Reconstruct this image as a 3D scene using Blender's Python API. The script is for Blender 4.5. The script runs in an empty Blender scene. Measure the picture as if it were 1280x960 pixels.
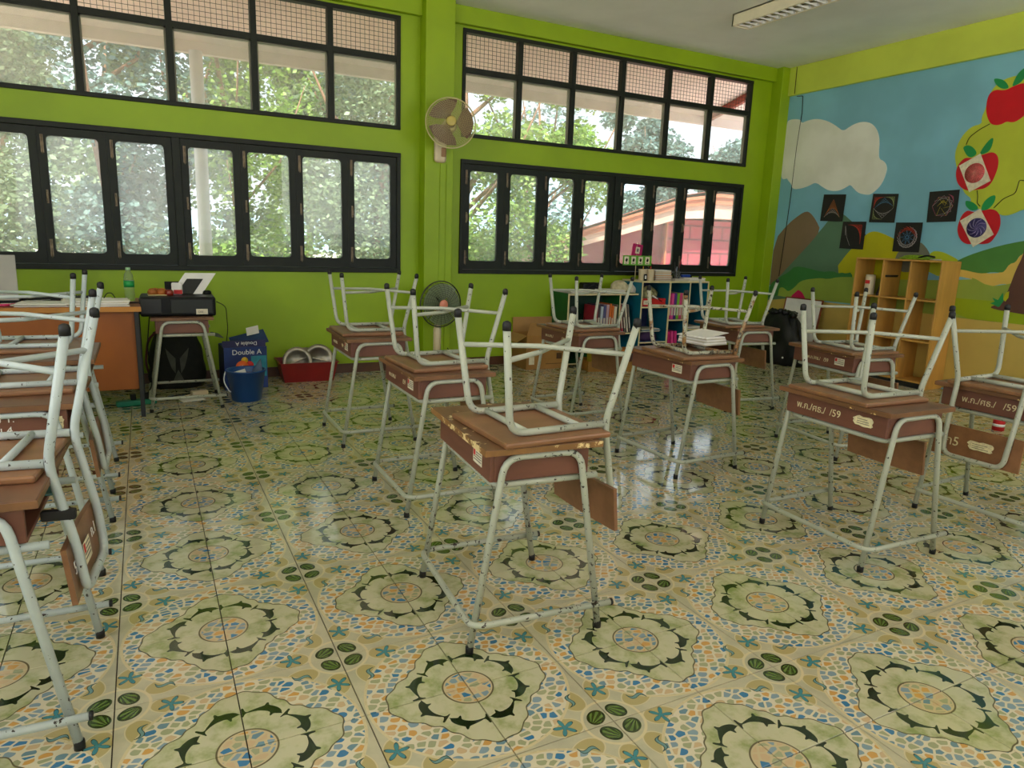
import bpy, bmesh, math, random
from mathutils import Vector, Matrix
R=random.Random(7)
S=bpy.context.scene
COL=S.collection
PI=math.pi
# ---------------------------------------------------------------- camera
CX,CY,CZ=-0.7532,-1.6403,1.2708
yaw,pitch,roll=0.483633,0.203970,0.036014
_f=Vector((math.sin(yaw)*math.cos(pitch),math.cos(yaw)*math.cos(pitch),-math.sin(pitch)))
_r=Vector((math.cos(yaw),-math.sin(yaw),0)); _u=_r.cross(_f)
_r2=_r*math.cos(roll)+_u*math.sin(roll); _u2=_u*math.cos(roll)-_r*math.sin(roll)
cd=bpy.data.cameras.new('camera'); cam=bpy.data.objects.new('camera',cd); COL.objects.link(cam)
cd.sensor_width=36; cd.lens=36*874.13/1280; cd.clip_start=.05; cd.clip_end=300
cam.matrix_world=Matrix(((_r2.x,_u2.x,-_f.x,CX),(_r2.y,_u2.y,-_f.y,CY),(_r2.z,_u2.z,-_f.z,CZ),(0,0,0,1)))
S.camera=cam
# ---------------------------------------------------------------- world, sun, light, exposure
w=bpy.data.worlds.new('sky'); S.world=w; w.use_nodes=True
nt=w.node_tree; nt.nodes.clear()
wo=nt.nodes.new('ShaderNodeOutputWorld'); bg=nt.nodes.new('ShaderNodeBackground')
tc=nt.nodes.new('ShaderNodeTexCoord'); sx=nt.nodes.new('ShaderNodeSeparateXYZ'); rp=nt.nodes.new('ShaderNodeValToRGB')
nt.links.new(tc.outputs['Generated'],sx.inputs[0]); nt.links.new(sx.outputs['Z'],rp.inputs[0])
rp.color_ramp.elements[0].position=0.0; rp.color_ramp.elements[0].color=(.84,.90,1,1)
rp.color_ramp.elements[1].position=.7; rp.color_ramp.elements[1].color=(.66,.80,1,1)
nt.links.new(rp.outputs[0],bg.inputs['Color']); nt.links.new(bg.outputs[0],wo.inputs[0])
bg.inputs['Strength'].default_value=2.2
sd=bpy.data.lights.new('sun','SUN'); sd.energy=13; sd.angle=.03; sd.color=(1,.95,.86)
so=bpy.data.objects.new('sun',sd); COL.objects.link(so)
so.rotation_euler=Vector((0.35,0.62,-1.0)).to_track_quat('-Z','Y').to_euler()
def window_light(name,loc,rot,sx_,sy_,power,colr=(1,.975,.94)):
    l=bpy.data.lights.new(name,'AREA'); l.shape='RECTANGLE'; l.size=sx_; l.size_y=sy_; l.energy=power; l.color=colr
    o=bpy.data.objects.new(name,l); COL.objects.link(o); o.location=loc; o.rotation_euler=rot
    return o
# daylight of the open yard side, through the openings of the wall behind the camera
window_light('daylight_near_opening',(-0.9,-3.62,2.0),(math.radians(127),0,0),3.4,1.9,32)
window_light('daylight_left_opening',(-3.82,-.6,2.0),(math.radians(116),0,math.radians(-90)),3.0,1.9,74)
window_light('daylight_near_opening',(3.6,-3.62,2.0),(math.radians(127),0,0),3.8,1.9,52)
S.view_settings.view_transform='Standard'; S.view_settings.look='None'; S.view_settings.gamma=1; S.view_settings.exposure=0.0
S.view_settings.use_curve_mapping=False
S.cycles.max_bounces=10; S.cycles.transparent_max_bounces=16; S.cycles.diffuse_bounces=5; S.cycles.caustics_reflective=False; S.cycles.caustics_refractive=False
# ---------------------------------------------------------------- colour and node helpers
def lin(c): c/=255.; return c/12.92 if c<=.04045 else ((c+.055)/1.055)**2.4
def C3(rgb,k=1.0): return tuple(min(.86,lin(x)*k) for x in rgb)+(1,)
KK=1.5
MATS={}
class E:
    """a socket or number with arithmetic; builds math nodes"""
    def __init__(s,nt,v): s.nt=nt; s.v=v
    def op(s,o,*a,clamp=False):
        n=s.nt.nodes.new('ShaderNodeMath'); n.operation=o; n.use_clamp=clamp
        for i,x in enumerate((s,)+a):
            x=x.v if isinstance(x,E) else x
            if isinstance(x,(int,float)): n.inputs[i].default_value=x
            else: s.nt.links.new(x,n.inputs[i])
        return E(s.nt,n.outputs[0])
    def __add__(s,b): return s.op('ADD',b)
    __radd__=__add__
    def __sub__(s,b): return s.op('SUBTRACT',b)
    def __rsub__(s,b): return (s*-1)+b
    def __mul__(s,b): return s.op('MULTIPLY',b)
    __rmul__=__mul__
    def __truediv__(s,b): return s.op('DIVIDE',b)
    def lt(s,b): return s.op('LESS_THAN',b)
    def gt(s,b): return s.op('GREATER_THAN',b)
    def min(s,b): return s.op('MINIMUM',b)
    def max(s,b): return s.op('MAXIMUM',b)
    def abs(s): return s.op('ABSOLUTE')
    def frac(s): return s.op('FRACT')
    def sin(s): return s.op('SINE')
    def cos(s): return s.op('COSINE')
    def sqrt(s): return s.op('SQRT')
    def atan2(s,b): return s.op('ARCTAN2',b)
    def pow(s,b): return s.op('POWER',b)
    def step(s,a,b):
        n=s.nt.nodes.new('ShaderNodeMapRange'); n.interpolation_type='SMOOTHSTEP'
        s.nt.links.new(s.v,n.inputs[0]); n.inputs[1].default_value=a; n.inputs[2].default_value=b
        return E(s.nt,n.outputs[0])
    def curve(s,pts):
        n=s.nt.nodes.new('ShaderNodeFloatCurve'); c=n.mapping.curves[0]
        while len(c.points)<len(pts): c.points.new(.5,.5)
        for p,(x,y) in zip(c.points,pts): p.location=(x,y); p.handle_type='AUTO'
        n.mapping.update(); s.nt.links.new(s.v,n.inputs['Value'])
        return E(s.nt,n.outputs[0])
def mixc(nt,f,a,b):
    n=nt.nodes.new('ShaderNodeMix'); n.data_type='RGBA'
    for i,x in ((0,f),(6,a),(7,b)):
        x=x.v if isinstance(x,E) else x
        if isinstance(x,(tuple,list,int,float)): n.inputs[i].default_value=x
        else: nt.links.new(x,n.inputs[i])
    return n.outputs[2]
def base(name):
    m=bpy.data.materials.new(name); m.use_nodes=True
    nt=m.node_tree; b=nt.nodes['Principled BSDF']
    return m,nt,b
def noise(nt,scale,detail=3,rough=.55,vec=None,stretch=None):
    n=nt.nodes.new('ShaderNodeTexNoise'); n.inputs['Scale'].default_value=scale; n.inputs['Detail'].default_value=detail; n.inputs['Roughness'].default_value=rough
    t=nt.nodes.new('ShaderNodeTexCoord'); v=vec or t.outputs['Object']
    if stretch:
        mp=nt.nodes.new('ShaderNodeMapping'); mp.inputs['Scale'].default_value=stretch; nt.links.new(v,mp.inputs[0]); v=mp.outputs[0]
    nt.links.new(v,n.inputs['Vector'])
    return E(nt,n.outputs['Fac'])
def bump(nt,b,h,strength,dist=.01):
    n=nt.nodes.new('ShaderNodeBump'); n.inputs['Strength'].default_value=strength; n.inputs['Distance'].default_value=dist
    nt.links.new(h.v,n.inputs['Height']); nt.links.new(n.outputs[0],b.inputs['Normal'])
def paint(name,rgb,rough=.6,var=.12,scale=6,k=KK,metal=0,bm=0,spec=.5):
    """plain painted / moulded surface with faint mottling"""
    if name in MATS: return MATS[name]
    m,nt,b=base(name); c=C3(rgb,k)
    d=tuple(x*(1-var) for x in c[:3])+(1,); e=tuple(min(.9,x*(1+var)) for x in c[:3])+(1,)
    nz=noise(nt,scale)
    nt.links.new(mixc(nt,nz.step(.3,.7),d,e),b.inputs['Base Color'])
    b.inputs['Roughness'].default_value=rough; b.inputs['Metallic'].default_value=metal; b.inputs['Specular IOR Level'].default_value=spec
    if bm: bump(nt,b,noise(nt,scale*12),bm)
    MATS[name]=m; return m
def wood(name,rgb,rough=.4,chips=None,scale=(3,30,30),k=KK,var=.25,amt=.66):
    m,nt,b=base(name); c=C3(rgb,k)
    d=tuple(x*(1-var) for x in c[:3])+(1,)
    g=noise(nt,1.5,6,.6,stretch=scale)
    cl=mixc(nt,g.step(.35,.65),d,c)
    if chips:
        ch=noise(nt,9,8,.7)
        cl=mixc(nt,ch.step(amt,amt+.03),cl,C3(chips,k))
    nt.links.new(cl,b.inputs['Base Color']); b.inputs['Roughness'].default_value=rough
    bump(nt,b,g,.08,.004)
    MATS[name]=m; return m
def tube_paint(name,rgb,chip,amt=.64,rust=None):
    m,nt,b=base(name); c=C3(rgb,KK)
    ch=noise(nt,62,3,.6); big=noise(nt,5,2,.5)
    f=(ch+big*.25).step(amt+.135,amt+.155)
    cl=mixc(nt,noise(nt,9,3).step(.3,.7),c,tuple(x*.86 for x in c[:3])+(1,))
    if rust: cl=mixc(nt,noise(nt,7,5,.7).step(.5,.58),cl,C3(rust,KK))
    cl=mixc(nt,f,cl,C3(chip,1))
    nt.links.new(cl,b.inputs['Base Color']); b.inputs['Roughness'].default_value=.38
    MATS[name]=m; return m
# ---------------------------------------------------------------- mesh helpers
class MB:
    def __init__(s): s.v=[]; s.f=[]; s.m=[]; s.sm=[]
    def add(s,vs,fs,mi=0,smooth=False,M=None):
        o=len(s.v)
        for p in vs:
            p=Vector(p); s.v.append(tuple(M@p) if M else tuple(p))
        for f in fs: s.f.append([i+o for i in f]); s.m.append(mi); s.sm.append(smooth)
        return s
    def box(s,x0,x1,y0,y1,z0,z1,mi=0,M=None):
        v=[(x0,y0,z0),(x1,y0,z0),(x1,y1,z0),(x0,y1,z0),(x0,y0,z1),(x1,y0,z1),(x1,y1,z1),(x0,y1,z1)]
        return s.add(v,[(3,2,1,0),(4,5,6,7),(0,1,5,4),(1,2,6,5),(2,3,7,6),(3,0,4,7)],mi,False,M)
    def rbox(s,x0,x1,y0,y1,z0,z1,b=.004,mi=0,M=None,seg=2):
        bm=bmesh.new(); bmesh.ops.create_cube(bm,size=1)
        for q in bm.verts: q.co=Vector(((x0+x1)/2+q.co.x*(x1-x0),(y0+y1)/2+q.co.y*(y1-y0),(z0+z1)/2+q.co.z*(z1-z0)))
        bmesh.ops.bevel(bm,geom=bm.edges[:],offset=b,segments=seg,affect='EDGES',profile=.5)
        bm.verts.index_update()
        s.add([q.co.copy() for q in bm.verts],[[q.index for q in f.verts] for f in bm.faces],mi,False,M); bm.free(); return s
    def prism(s,poly,z0,z1,mi=0,M=None,smooth=False):
        n=len(poly)
        a=sum(poly[i][0]*poly[(i+1)%n][1]-poly[(i+1)%n][0]*poly[i][1] for i in range(n))
        if a<0: poly=poly[::-1]
        v=[(x,y,z0) for x,y in poly]+[(x,y,z1) for x,y in poly]
        return s.add(v,[list(range(n))[::-1],list(range(n,2*n))]+[(i,(i+1)%n,n+(i+1)%n,n+i) for i in range(n)],mi,smooth,M)
    def lathe(s,prof,n=20,mi=0,M=None,smooth=True):
        v=[];f=[]
        for r,z in prof:
            for k in range(n): a=2*PI*k/n; v.append((r*math.cos(a),r*math.sin(a),z))
        for i in range(len(prof)-1):
            for k in range(n): f.append((i*n+k,i*n+(k+1)%n,(i+1)*n+(k+1)%n,(i+1)*n+k))
        if prof[0][0]>1e-5: f.append(list(range(n))[::-1])
        if prof[-1][0]>1e-5: f.append([(len(prof)-1)*n+k for k in range(n)])
        return s.add(v,f,mi,smooth,M)
    def tube(s,pts,r,n=10,fil=0,mi=0,M=None,closed=False,caps=True):
        P=[Vector(p) for p in pts]
        if fil and not closed:
            Q=[P[0]]
            for i in range(1,len(P)-1):
                a,b,c=P[i-1],P[i],P[i+1]
                d1=(a-b); d2=(c-b); t=min(fil,d1.length*.48,d2.length*.48)
                if d1.normalized().dot(d2.normalized())<-.995: Q.append(b); continue
                p0=b+d1.normalized()*t; p1=b+d2.normalized()*t
                for k in range(6):
                    u=k/5; Q.append(p0*(1-u)**2+b*2*u*(1-u)+p1*u*u)
            Q.append(P[-1]); P=Q
        N=len(P); up=None; v=[]
        for i in range(N):
            if closed: t=(P[(i+1)%N]-P[i-1])
            else: t=P[min(i+1,N-1)]-P[max(i-1,0)]
            t.normalize()
            if up is None:
                up=t.orthogonal().normalized()
            else:
                up=(up-t*up.dot(t)).normalized()
            w_=t.cross(up); rr=r[i] if isinstance(r,(list,tuple)) else r
            for k in range(n):
                a=2*PI*k/n; v.append(P[i]+(up*math.cos(a)+w_*math.sin(a))*rr)
        f=[]
        for i in range(N if closed else N-1):
            j=(i+1)%N
            for k in range(n): f.append((i*n+k,i*n+(k+1)%n,j*n+(k+1)%n,j*n+k))
        if caps and not closed: f.append(list(range(n))[::-1]); f.append([(N-1)*n+k for k in range(n)])
        return s.add(v,f,mi,True,M)
    def ring(s,c,R_,r,axis='y',n=32,m=6,mi=0,M=None):
        P=[]
        for k in range(n):
            a=2*PI*k/n; x,y=R_*math.cos(a),R_*math.sin(a)
            P.append({'y':(c[0]+x,c[1],c[2]+y),'z':(c[0]+x,c[1]+y,c[2]),'x':(c[0],c[1]+x,c[2]+y)}[axis])
        return s.tube(P,r,m,closed=True,mi=mi,M=M)
    def mesh(s,name,mats):
        me=bpy.data.meshes.new(name); me.from_pydata(s.v,[],s.f)
        for m in (mats if isinstance(mats,(list,tuple)) else [mats]): me.materials.append(m)
        me.polygons.foreach_set('material_index',s.m); me.polygons.foreach_set('use_smooth',s.sm)
        me.update(); return me
    def build(s,name,mats,parent=None,loc=(0,0,0),rot=(0,0,0)):
        return link(name,s.mesh(name,mats),parent,loc,rot)
def link(name,data,parent=None,loc=(0,0,0),rot=(0,0,0)):
    o=bpy.data.objects.new(name,data); COL.objects.link(o)
    if parent is not None: o.parent=parent
    o.location=loc; o.rotation_euler=rot; return o
def tag(o,label,cat,group=None):
    o['label']=label; o['category']=cat
    if group: o['group']=group
    return o
def thing(name,label,cat,loc=(0,0,0),rz=0,group=None):
    o=bpy.data.objects.new(name,None); COL.objects.link(o); o.location=loc; o.rotation_euler=(0,0,rz); o.empty_display_size=.1
    return tag(o,label,cat,group)
def struct(name,mb,mats,parent=None,loc=(0,0,0)):
    o=mb.build(name,mats,parent,loc)
    if parent is None: o['kind']='structure'
    return o
def copy_tree(o,parent=None):
    c=o.copy(); COL.objects.link(c); c.parent=parent
    for ch in list(o.children): copy_tree(ch,c)
    return c
def text(name,body,size,mat,parent,M,extrude=.0006,align='LEFT'):
    cu=bpy.data.curves.new('t','FONT'); cu.body=body; cu.size=size; cu.extrude=extrude; cu.align_x=align; cu.resolution_u=3
    o=bpy.data.objects.new('t',cu); COL.objects.link(o)
    dg=bpy.context.evaluated_depsgraph_get(); me=bpy.data.meshes.new_from_object(o.evaluated_get(dg))
    bpy.data.objects.remove(o); bpy.data.curves.remove(cu)
    me.transform(M); me.materials.clear(); me.materials.append(mat)
    return link(name,me,parent)
def basis(o,x,y):
    x=Vector(x).normalized(); y=Vector(y).normalized(); z=x.cross(y)
    return Matrix(((x.x,y.x,z.x,o[0]),(x.y,y.y,z.y,o[1]),(x.z,y.z,z.z,o[2]),(0,0,0,1)))
T=Matrix.Translation
def RX(a): return Matrix.Rotation(a,4,'X')
def RY(a): return Matrix.Rotation(a,4,'Y')
def RZ(a): return Matrix.Rotation(a,4,'Z')
MURAL={
 'cloud':[(4.613,2.728),(4.572,2.751),(4.493,2.752),(4.412,2.737),(4.391,2.691),(4.304,2.712),(4.209,2.717),(4.113,2.701),(4.002,2.659),(3.904,2.601),(3.813,2.539),(3.728,2.585),(3.647,2.609),(3.564,2.609),(3.491,2.587),(3.426,2.535),(3.383,2.466),(3.36,2.385),(3.355,2.296),(3.34,2.214),(3.282,2.192),(3.238,2.139),(3.235,2.07),(3.269,1.963),(3.327,1.901),(3.39,1.858),(3.462,1.866),(3.536,1.887),(3.592,1.933),(3.641,1.977),(3.692,1.948),(3.775,1.915),(3.892,1.92),(3.976,1.956),(4.094,2.026),(4.171,1.992),(4.278,1.964),(4.407,1.958),(4.438,2.022),(4.496,2.07),(4.506,2.091),(4.571,2.078),(4.637,2.118),(4.642,2.205),(4.637,2.433),(4.627,2.624)],
 'brown_mountain':[(4.656,0.87),(4.652,1.373),(4.423,1.563),(4.264,1.672),(4.179,1.707),(4.12,1.688),(4.032,1.607),(3.95,1.492),(4.08,1.338),(4.238,1.178),(4.456,0.951),(4.648,0.811)],
 'grey_green_mountain':[(4.661,0.811),(4.456,0.951),(3.95,1.492),(3.825,1.649),(3.748,1.682),(3.674,1.664),(3.575,1.595),(3.349,1.437),(3.237,1.316),(3.147,1.031),(4.631,0.596)],
 'yellow_hill':[(3.706,1.058),(3.547,1.282),(3.37,1.453),(3.327,1.479),(3.273,1.487),(3.197,1.471),(3.055,1.417),(2.888,1.341),(2.747,1.236),(2.592,1.027),(3.479,0.968)],
 'grey_hill':[(3.016,1.225),(2.933,1.355),(2.771,1.39),(2.707,1.345),(2.647,1.27),(2.596,1.103),(2.994,1.081)],
 'lime_hill':[(2.666,1.239),(2.636,1.301),(2.558,1.304),(2.469,1.276),(2.354,1.221),(2.259,1.086),(2.638,1.062)],
 'green_meadow':[(4.673,0.716),(4.667,0.84),(4.454,0.939),(4.328,1.006),(4.25,1.08),(4.063,1.066),(3.865,1.032),(3.716,1.051),(3.655,1.027),(3.606,1.041),(3.554,1.033),(3.482,1.053),(3.451,0.926),(4.143,0.842),(4.698,0.664)],
 'light_green_field':[(4.451,0.723),(4.446,0.801),(4.407,0.822),(4.359,0.808),(4.31,0.776),(4.254,0.804),(4.202,0.849),(4.165,0.893),(4.099,0.926),(3.989,0.947),(3.869,0.964),(3.774,0.957),(3.649,0.989),(3.474,1.0),(2.899,1.006),(2.217,1.051),(2.217,1.079),(2.061,1.004),(1.929,1.028),(1.841,1.055),(1.421,1.104),(1.352,0.701),(1.716,0.696),(2.246,0.691),(3.097,0.711),(3.481,0.716),(4.011,0.712),(4.458,0.71)],
 'sand_strip':[(2.412,1.114),(2.299,1.15),(2.121,1.116),(1.959,1.132),(1.919,1.212),(1.871,1.235),(1.818,1.34),(1.477,1.428),(1.419,1.091),(1.766,1.068),(1.841,1.055),(1.887,1.017),(1.931,1.042),(2.059,0.997),(2.121,1.029),(2.287,1.076),(2.405,1.069)],
 'dark_green_hill':[(2.39,1.212),(2.323,1.252),(2.222,1.299),(2.026,1.369),(1.837,1.415),(1.485,1.479),(1.477,1.428),(1.793,1.382),(1.824,1.299),(1.853,1.284),(1.87,1.228),(1.919,1.212),(1.948,1.147),(1.973,1.132),(2.055,1.134),(2.121,1.116),(2.192,1.119),(2.312,1.142),(2.378,1.138)],
 'yellow_green_field':[(2.373,0.875),(2.203,0.875),(2.012,0.878),(1.383,0.883),(1.352,0.701),(1.716,0.696),(2.344,0.695)],
 'tree_trunk':[(1.822,1.367),(1.821,1.285),(1.858,1.159),(1.885,1.003),(1.91,0.916),(1.954,0.855),(2.023,0.819),(1.965,0.803),(1.85,0.794),(1.731,0.785),(1.425,0.785),(1.354,0.88),(1.456,0.969),(1.558,1.426)],
 'yellow_leaf':[(1.921,0.901),(1.904,0.959),(1.88,0.975),(1.877,0.919),(1.897,0.881)],
 'green_tuft':[(1.949,0.826),(1.986,0.844),(2.022,0.855),(1.984,0.873),(2.01,0.907),(1.959,0.89),(1.95,0.912),(1.93,0.957),(1.912,0.887),(1.937,0.835)],
 'tree_crown':[(2.353,2.441),(2.368,2.491),(2.341,2.576),(2.32,2.741),(2.187,2.818),(1.945,2.795),(1.634,2.509),(1.374,2.113),(1.375,1.806),(1.581,1.699),(1.756,1.677),(1.882,1.686),(1.965,1.64),(2.035,1.627),(2.085,1.649),(2.25,1.687),(2.35,1.732),(2.338,1.789),(2.402,1.827),(2.441,1.886),(2.501,2.033),(2.537,2.114),(2.557,2.195),(2.548,2.273),(2.517,2.355),(2.443,2.431)],
 'apple_top':[(2.155,2.719),(2.113,2.732),(2.059,2.74),(2.0,2.714),(1.956,2.635),(1.955,2.539),(2.012,2.461),(2.07,2.423),(2.11,2.424),(2.145,2.437),(2.183,2.416),(2.232,2.414),(2.278,2.432),(2.318,2.496),(2.339,2.567),(2.343,2.644),(2.33,2.697),(2.284,2.723),(2.214,2.704),(2.182,2.707)],
 'apple_middle':[(2.405,2.15),(2.361,2.147),(2.324,2.164),(2.287,2.173),(2.231,2.188),(2.19,2.172),(2.161,2.131),(2.151,2.066),(2.161,1.996),(2.186,1.913),(2.237,1.87),(2.288,1.866),(2.327,1.861),(2.387,1.857),(2.447,1.886),(2.493,1.936),(2.519,2.012),(2.518,2.072),(2.498,2.118),(2.457,2.158)],
 'apple_bottom':[(2.316,1.669),(2.282,1.665),(2.244,1.677),(2.205,1.68),(2.155,1.691),(2.108,1.678),(2.074,1.645),(2.053,1.58),(2.053,1.514),(2.077,1.448),(2.112,1.391),(2.156,1.38),(2.202,1.379),(2.262,1.378),(2.315,1.374),(2.368,1.403),(2.403,1.451),(2.424,1.513),(2.418,1.582),(2.4,1.643),(2.359,1.683)],
 'apple_leaf_top_left':[(2.316,2.816),(2.282,2.814),(2.229,2.793),(2.19,2.753),(2.171,2.717),(2.212,2.714),(2.257,2.735),(2.292,2.77)],
 'apple_leaf_top_right':[(2.148,2.722),(2.142,2.762),(2.123,2.815),(2.094,2.85),(2.057,2.868),(2.053,2.795),(2.07,2.758),(2.106,2.735)],
 'apple_leaf_middle_left':[(2.492,2.251),(2.461,2.268),(2.419,2.257),(2.381,2.227),(2.352,2.182),(2.398,2.15),(2.438,2.17),(2.468,2.209)],
 'apple_leaf_middle_right':[(2.328,2.187),(2.314,2.221),(2.289,2.264),(2.256,2.303),(2.232,2.31),(2.232,2.252),(2.246,2.202),(2.275,2.182),(2.312,2.172)],
 'apple_leaf_bottom_left':[(2.39,1.771),(2.352,1.764),(2.309,1.749),(2.254,1.698),(2.31,1.675),(2.347,1.693),(2.379,1.724)],
 'apple_leaf_bottom_right':[(2.237,1.694),(2.228,1.74),(2.202,1.779),(2.168,1.804),(2.131,1.812),(2.129,1.763),(2.147,1.718),(2.18,1.683),(2.224,1.677)],
 'sand_ground':[(5.005,0.703),(4.671,0.701),(3.481,0.716),(2.246,0.695),(1.716,0.696),(1.022,0.692)],
 'pink_flower':[(4.26,0.679),(4.245,0.738),(4.202,0.77),(4.162,0.81),(4.125,0.795),(4.087,0.77),(4.03,0.691)],
}
CARDS={
 'card_far':[(3.955,1.884),(3.669,1.874),(3.676,1.588),(3.965,1.595)],
 'card_low_left':[(3.663,1.586),(3.38,1.585),(3.38,1.296),(3.67,1.301)],
 'card_mid':[(3.345,1.868),(3.06,1.857),(3.064,1.572),(3.351,1.579)],
 'card_low_right':[(3.043,1.575),(2.763,1.574),(2.76,1.285),(3.041,1.286)],
 'card_right':[(2.74,1.863),(2.455,1.872),(2.446,1.582),(2.727,1.575)],
 'paper_red':[(2.497,2.088),(2.32,2.181),(2.193,1.936),(2.365,1.844)],
 'paper_blue':[(2.408,1.587),(2.242,1.694),(2.088,1.465),(2.25,1.349)],
}
CABLE_YZ=[(4.498,3.281),(4.493,3.012),(4.411,2.991),(4.397,2.816),(4.419,2.424),(4.427,1.839),(4.449,1.33),(4.468,0.95)]
# ---------------------------------------------------------------- floor tile print
def floor_material():
    m,nt,b=base('printed_ceramic_tile')
    g=nt.nodes.new('ShaderNodeNewGeometry')
    sp=nt.nodes.new('ShaderNodeSeparateXYZ'); nt.links.new(g.outputs['Position'],sp.inputs[0])
    u=E(nt,sp.outputs[0])/.6; v=E(nt,sp.outputs[1])/.6
    a=(u+.5+40).frac()-.5; bb=(v+.5+40).frac()-.5            # from the medallion centre
    c=(u+40).frac()-.5; d=(v+40).frac()-.5                    # from the shell centre
    wob=noise(nt,3.2,2,.5,vec=g.outputs['Position'])
    r=(a*a+bb*bb).sqrt(); th=bb.atan2(a)
    def rgb(*x): return C3(x,1.0)
    # pale beige body with soft stains
    bodyn=noise(nt,9,4,.6,vec=g.outputs['Position'])
    col=mixc(nt,bodyn.step(.3,.7),rgb(192,182,152),rgb(174,168,142))
    # corner patches: yellowish cells with pale joints
    ad=d.abs(); ac=c.abs(); prod=c*d
    same=prod.gt(0)
    X=(same*ad+(1-same)*ac)*-1; Y=same*ac+(1-same)*ad
    def ell(x,y,rx,ry,rot=0.):
        dx=X-x; dy=Y-y; cr,sr=math.cos(rot),math.sin(rot)
        p=(dx*cr+dy*sr)/rx; q=(dy*cr-dx*sr)/ry
        return (p*p+q*q).sqrt(),p,q,dx,dy
    for (x,y,rx,ry,rot) in ((-.225,.055,.085,.058,-.2),(-.105,.205,.058,.085,.3)):
        e=ell(x,y,rx,ry,rot)[0]
        col=mixc(nt,1-e.step(.93,1.0),col,rgb(174,158,106))
        col=mixc(nt,e.step(.97,1.0)*(1-e.step(1.04,1.07)),col,rgb(206,190,150))
    rc=(c*c+d*d).sqrt()
    col=mixc(nt,rc.step(.135,.14)*(1-rc.step(.148,.153)),col,rgb(208,192,152))
    # pebble mosaic
    V1=nt.nodes.new('ShaderNodeTexVoronoi'); V1.inputs['Scale'].default_value=41; V1.inputs['Randomness'].default_value=.75; V1.voronoi_dimensions='2D'
    V2=nt.nodes.new('ShaderNodeTexVoronoi'); V2.feature='DISTANCE_TO_EDGE'; V2.inputs['Scale'].default_value=41; V2.inputs['Randomness'].default_value=.75; V2.voronoi_dimensions='2D'
    mp=nt.nodes.new('ShaderNodeMapping'); mp.inputs['Scale'].default_value=(.8,1.05,1); mp.inputs['Rotation'].default_value=(0,0,.5)
    nt.links.new(g.outputs['Position'],mp.inputs[0])
    for V in (V1,V2): nt.links.new(mp.outputs[0],V.inputs['Vector'])
    sc=nt.nodes.new('ShaderNodeSeparateColor'); nt.links.new(V1.outputs['Color'],sc.inputs[0])
    rr=nt.nodes.new('ShaderNodeValToRGB'); rr.color_ramp.interpolation='CONSTANT'
    els=[(0,(58,116,156)),(.12,(128,148,158)),(.36,(200,150,82)),(.50,(196,168,130)),(.66,(156,158,122)),(.92,(104,134,146))]
    while len(rr.color_ramp.elements)<len(els): rr.color_ramp.elements.new(.5)
    for e_,(p_,c_) in zip(rr.color_ramp.elements,els): e_.position=p_; e_.color=rgb(*c_)
    nt.links.new(sc.outputs[0],rr.inputs[0])
    edge=E(nt,V2.outputs['Distance']); peb=edge.step(.105,.14)*(1-E(nt,V1.outputs['Distance']).step(.50,.545))
    pebcol=mixc(nt,peb,rgb(212,200,172),rr.outputs[0])
    rb=(th*4).cos()*.046+.352+(th*22).sin()*.006+(wob-.5)*.05
    ring=(1-r.step(.485,.49))
    col=mixc(nt,ring*r.gt(.2),col,pebcol)
    col=mixc(nt,r.step(.476,.479)*(1-r.step(.490,.493)),col,rgb(205,188,148))
    # water ground with swirls
    wn=noise(nt,11,4,.65,vec=g.outputs['Position'])
    wat=mixc(nt,wn.step(.43,.72),rgb(190,184,150),rgb(134,146,84))
    inside=1-(r-rb).step(-.004,0)
    col=mixc(nt,inside,col,wat)
    col=mixc(nt,(r-rb).step(-.006,-.003)*(1-(r-rb).step(.001,.004)),col,rgb(92,84,58))
    # centre roundel
    cen=1-r.step(.118,.121)
    col=mixc(nt,cen,col,mixc(nt,(edge.step(.11,.14))*(1-r.step(.108,.112)),rgb(196,176,138),rr.outputs[0]))
    col=mixc(nt,r.step(.116,.119)*(1-r.step(.124,.127)),col,rgb(96,86,60))
    # eight dolphins swimming round
    s=(th*(4/PI)+16).frac()
    rho=(r-.238-(s*PI).sin()*.017)*10.5+.5
    up=s.curve([(0,.5),(.04,.52),(.1,.64),(.2,.72),(.33,.76),(.42,.79),(.47,.97),(.52,.75),(.65,.61),(.78,.53),(.87,.50),(.92,.66),(.965,.88),(1,.5)])
    lo=s.curve([(0,.5),(.05,.46),(.12,.38),(.22,.27),(.27,.08),(.33,.30),(.5,.36),(.65,.39),(.8,.40),(.88,.41),(.93,.34),(.97,.22),(1,.5)])
    dol=rho.lt(up)*rho.gt(lo)*s.gt(.015)*s.lt(.985)
    col=mixc(nt,dol,col,mixc(nt,wn.step(.4,.7),rgb(22,38,18),rgb(36,56,28)))
    # four shells
    e,p,q,dx,dy=ell(-.060,.055,.054,.042,.65)
    rays=((q.atan2(p+1.15))*16).sin()
    shc=mixc(nt,rays.step(-.2,.5),rgb(54,74,26),rgb(98,118,60))
    col=mixc(nt,1-e.step(.96,1.0),col,mixc(nt,e.step(.72,.8),shc,rgb(38,54,16)))
    # starfish
    e,p,q,dx,dy=ell(-.225,.055,.052,.052,.4)
    phi=q.atan2(p); star=((phi*2.5).cos().abs()).pow(2.2)*.82+.2
    sf=star-e
    col=mixc(nt,sf.gt(-.07),col,rgb(30,60,60)); col=mixc(nt,sf.gt(.03),col,rgb(62,128,136))
    # seahorse
    e,p,q,dx,dy=ell(-.105,.205,.05,.05,1.1)
    body=(p*3.4).sin()*.3; tk=p.curve([(0,.5),(.2,.5),(.5,.5),(1,.5)]) if False else None
    th_=(1-p.abs())*.26+.05
    sh=(q-body).abs().lt(th_)*p.abs().lt(1)
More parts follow.
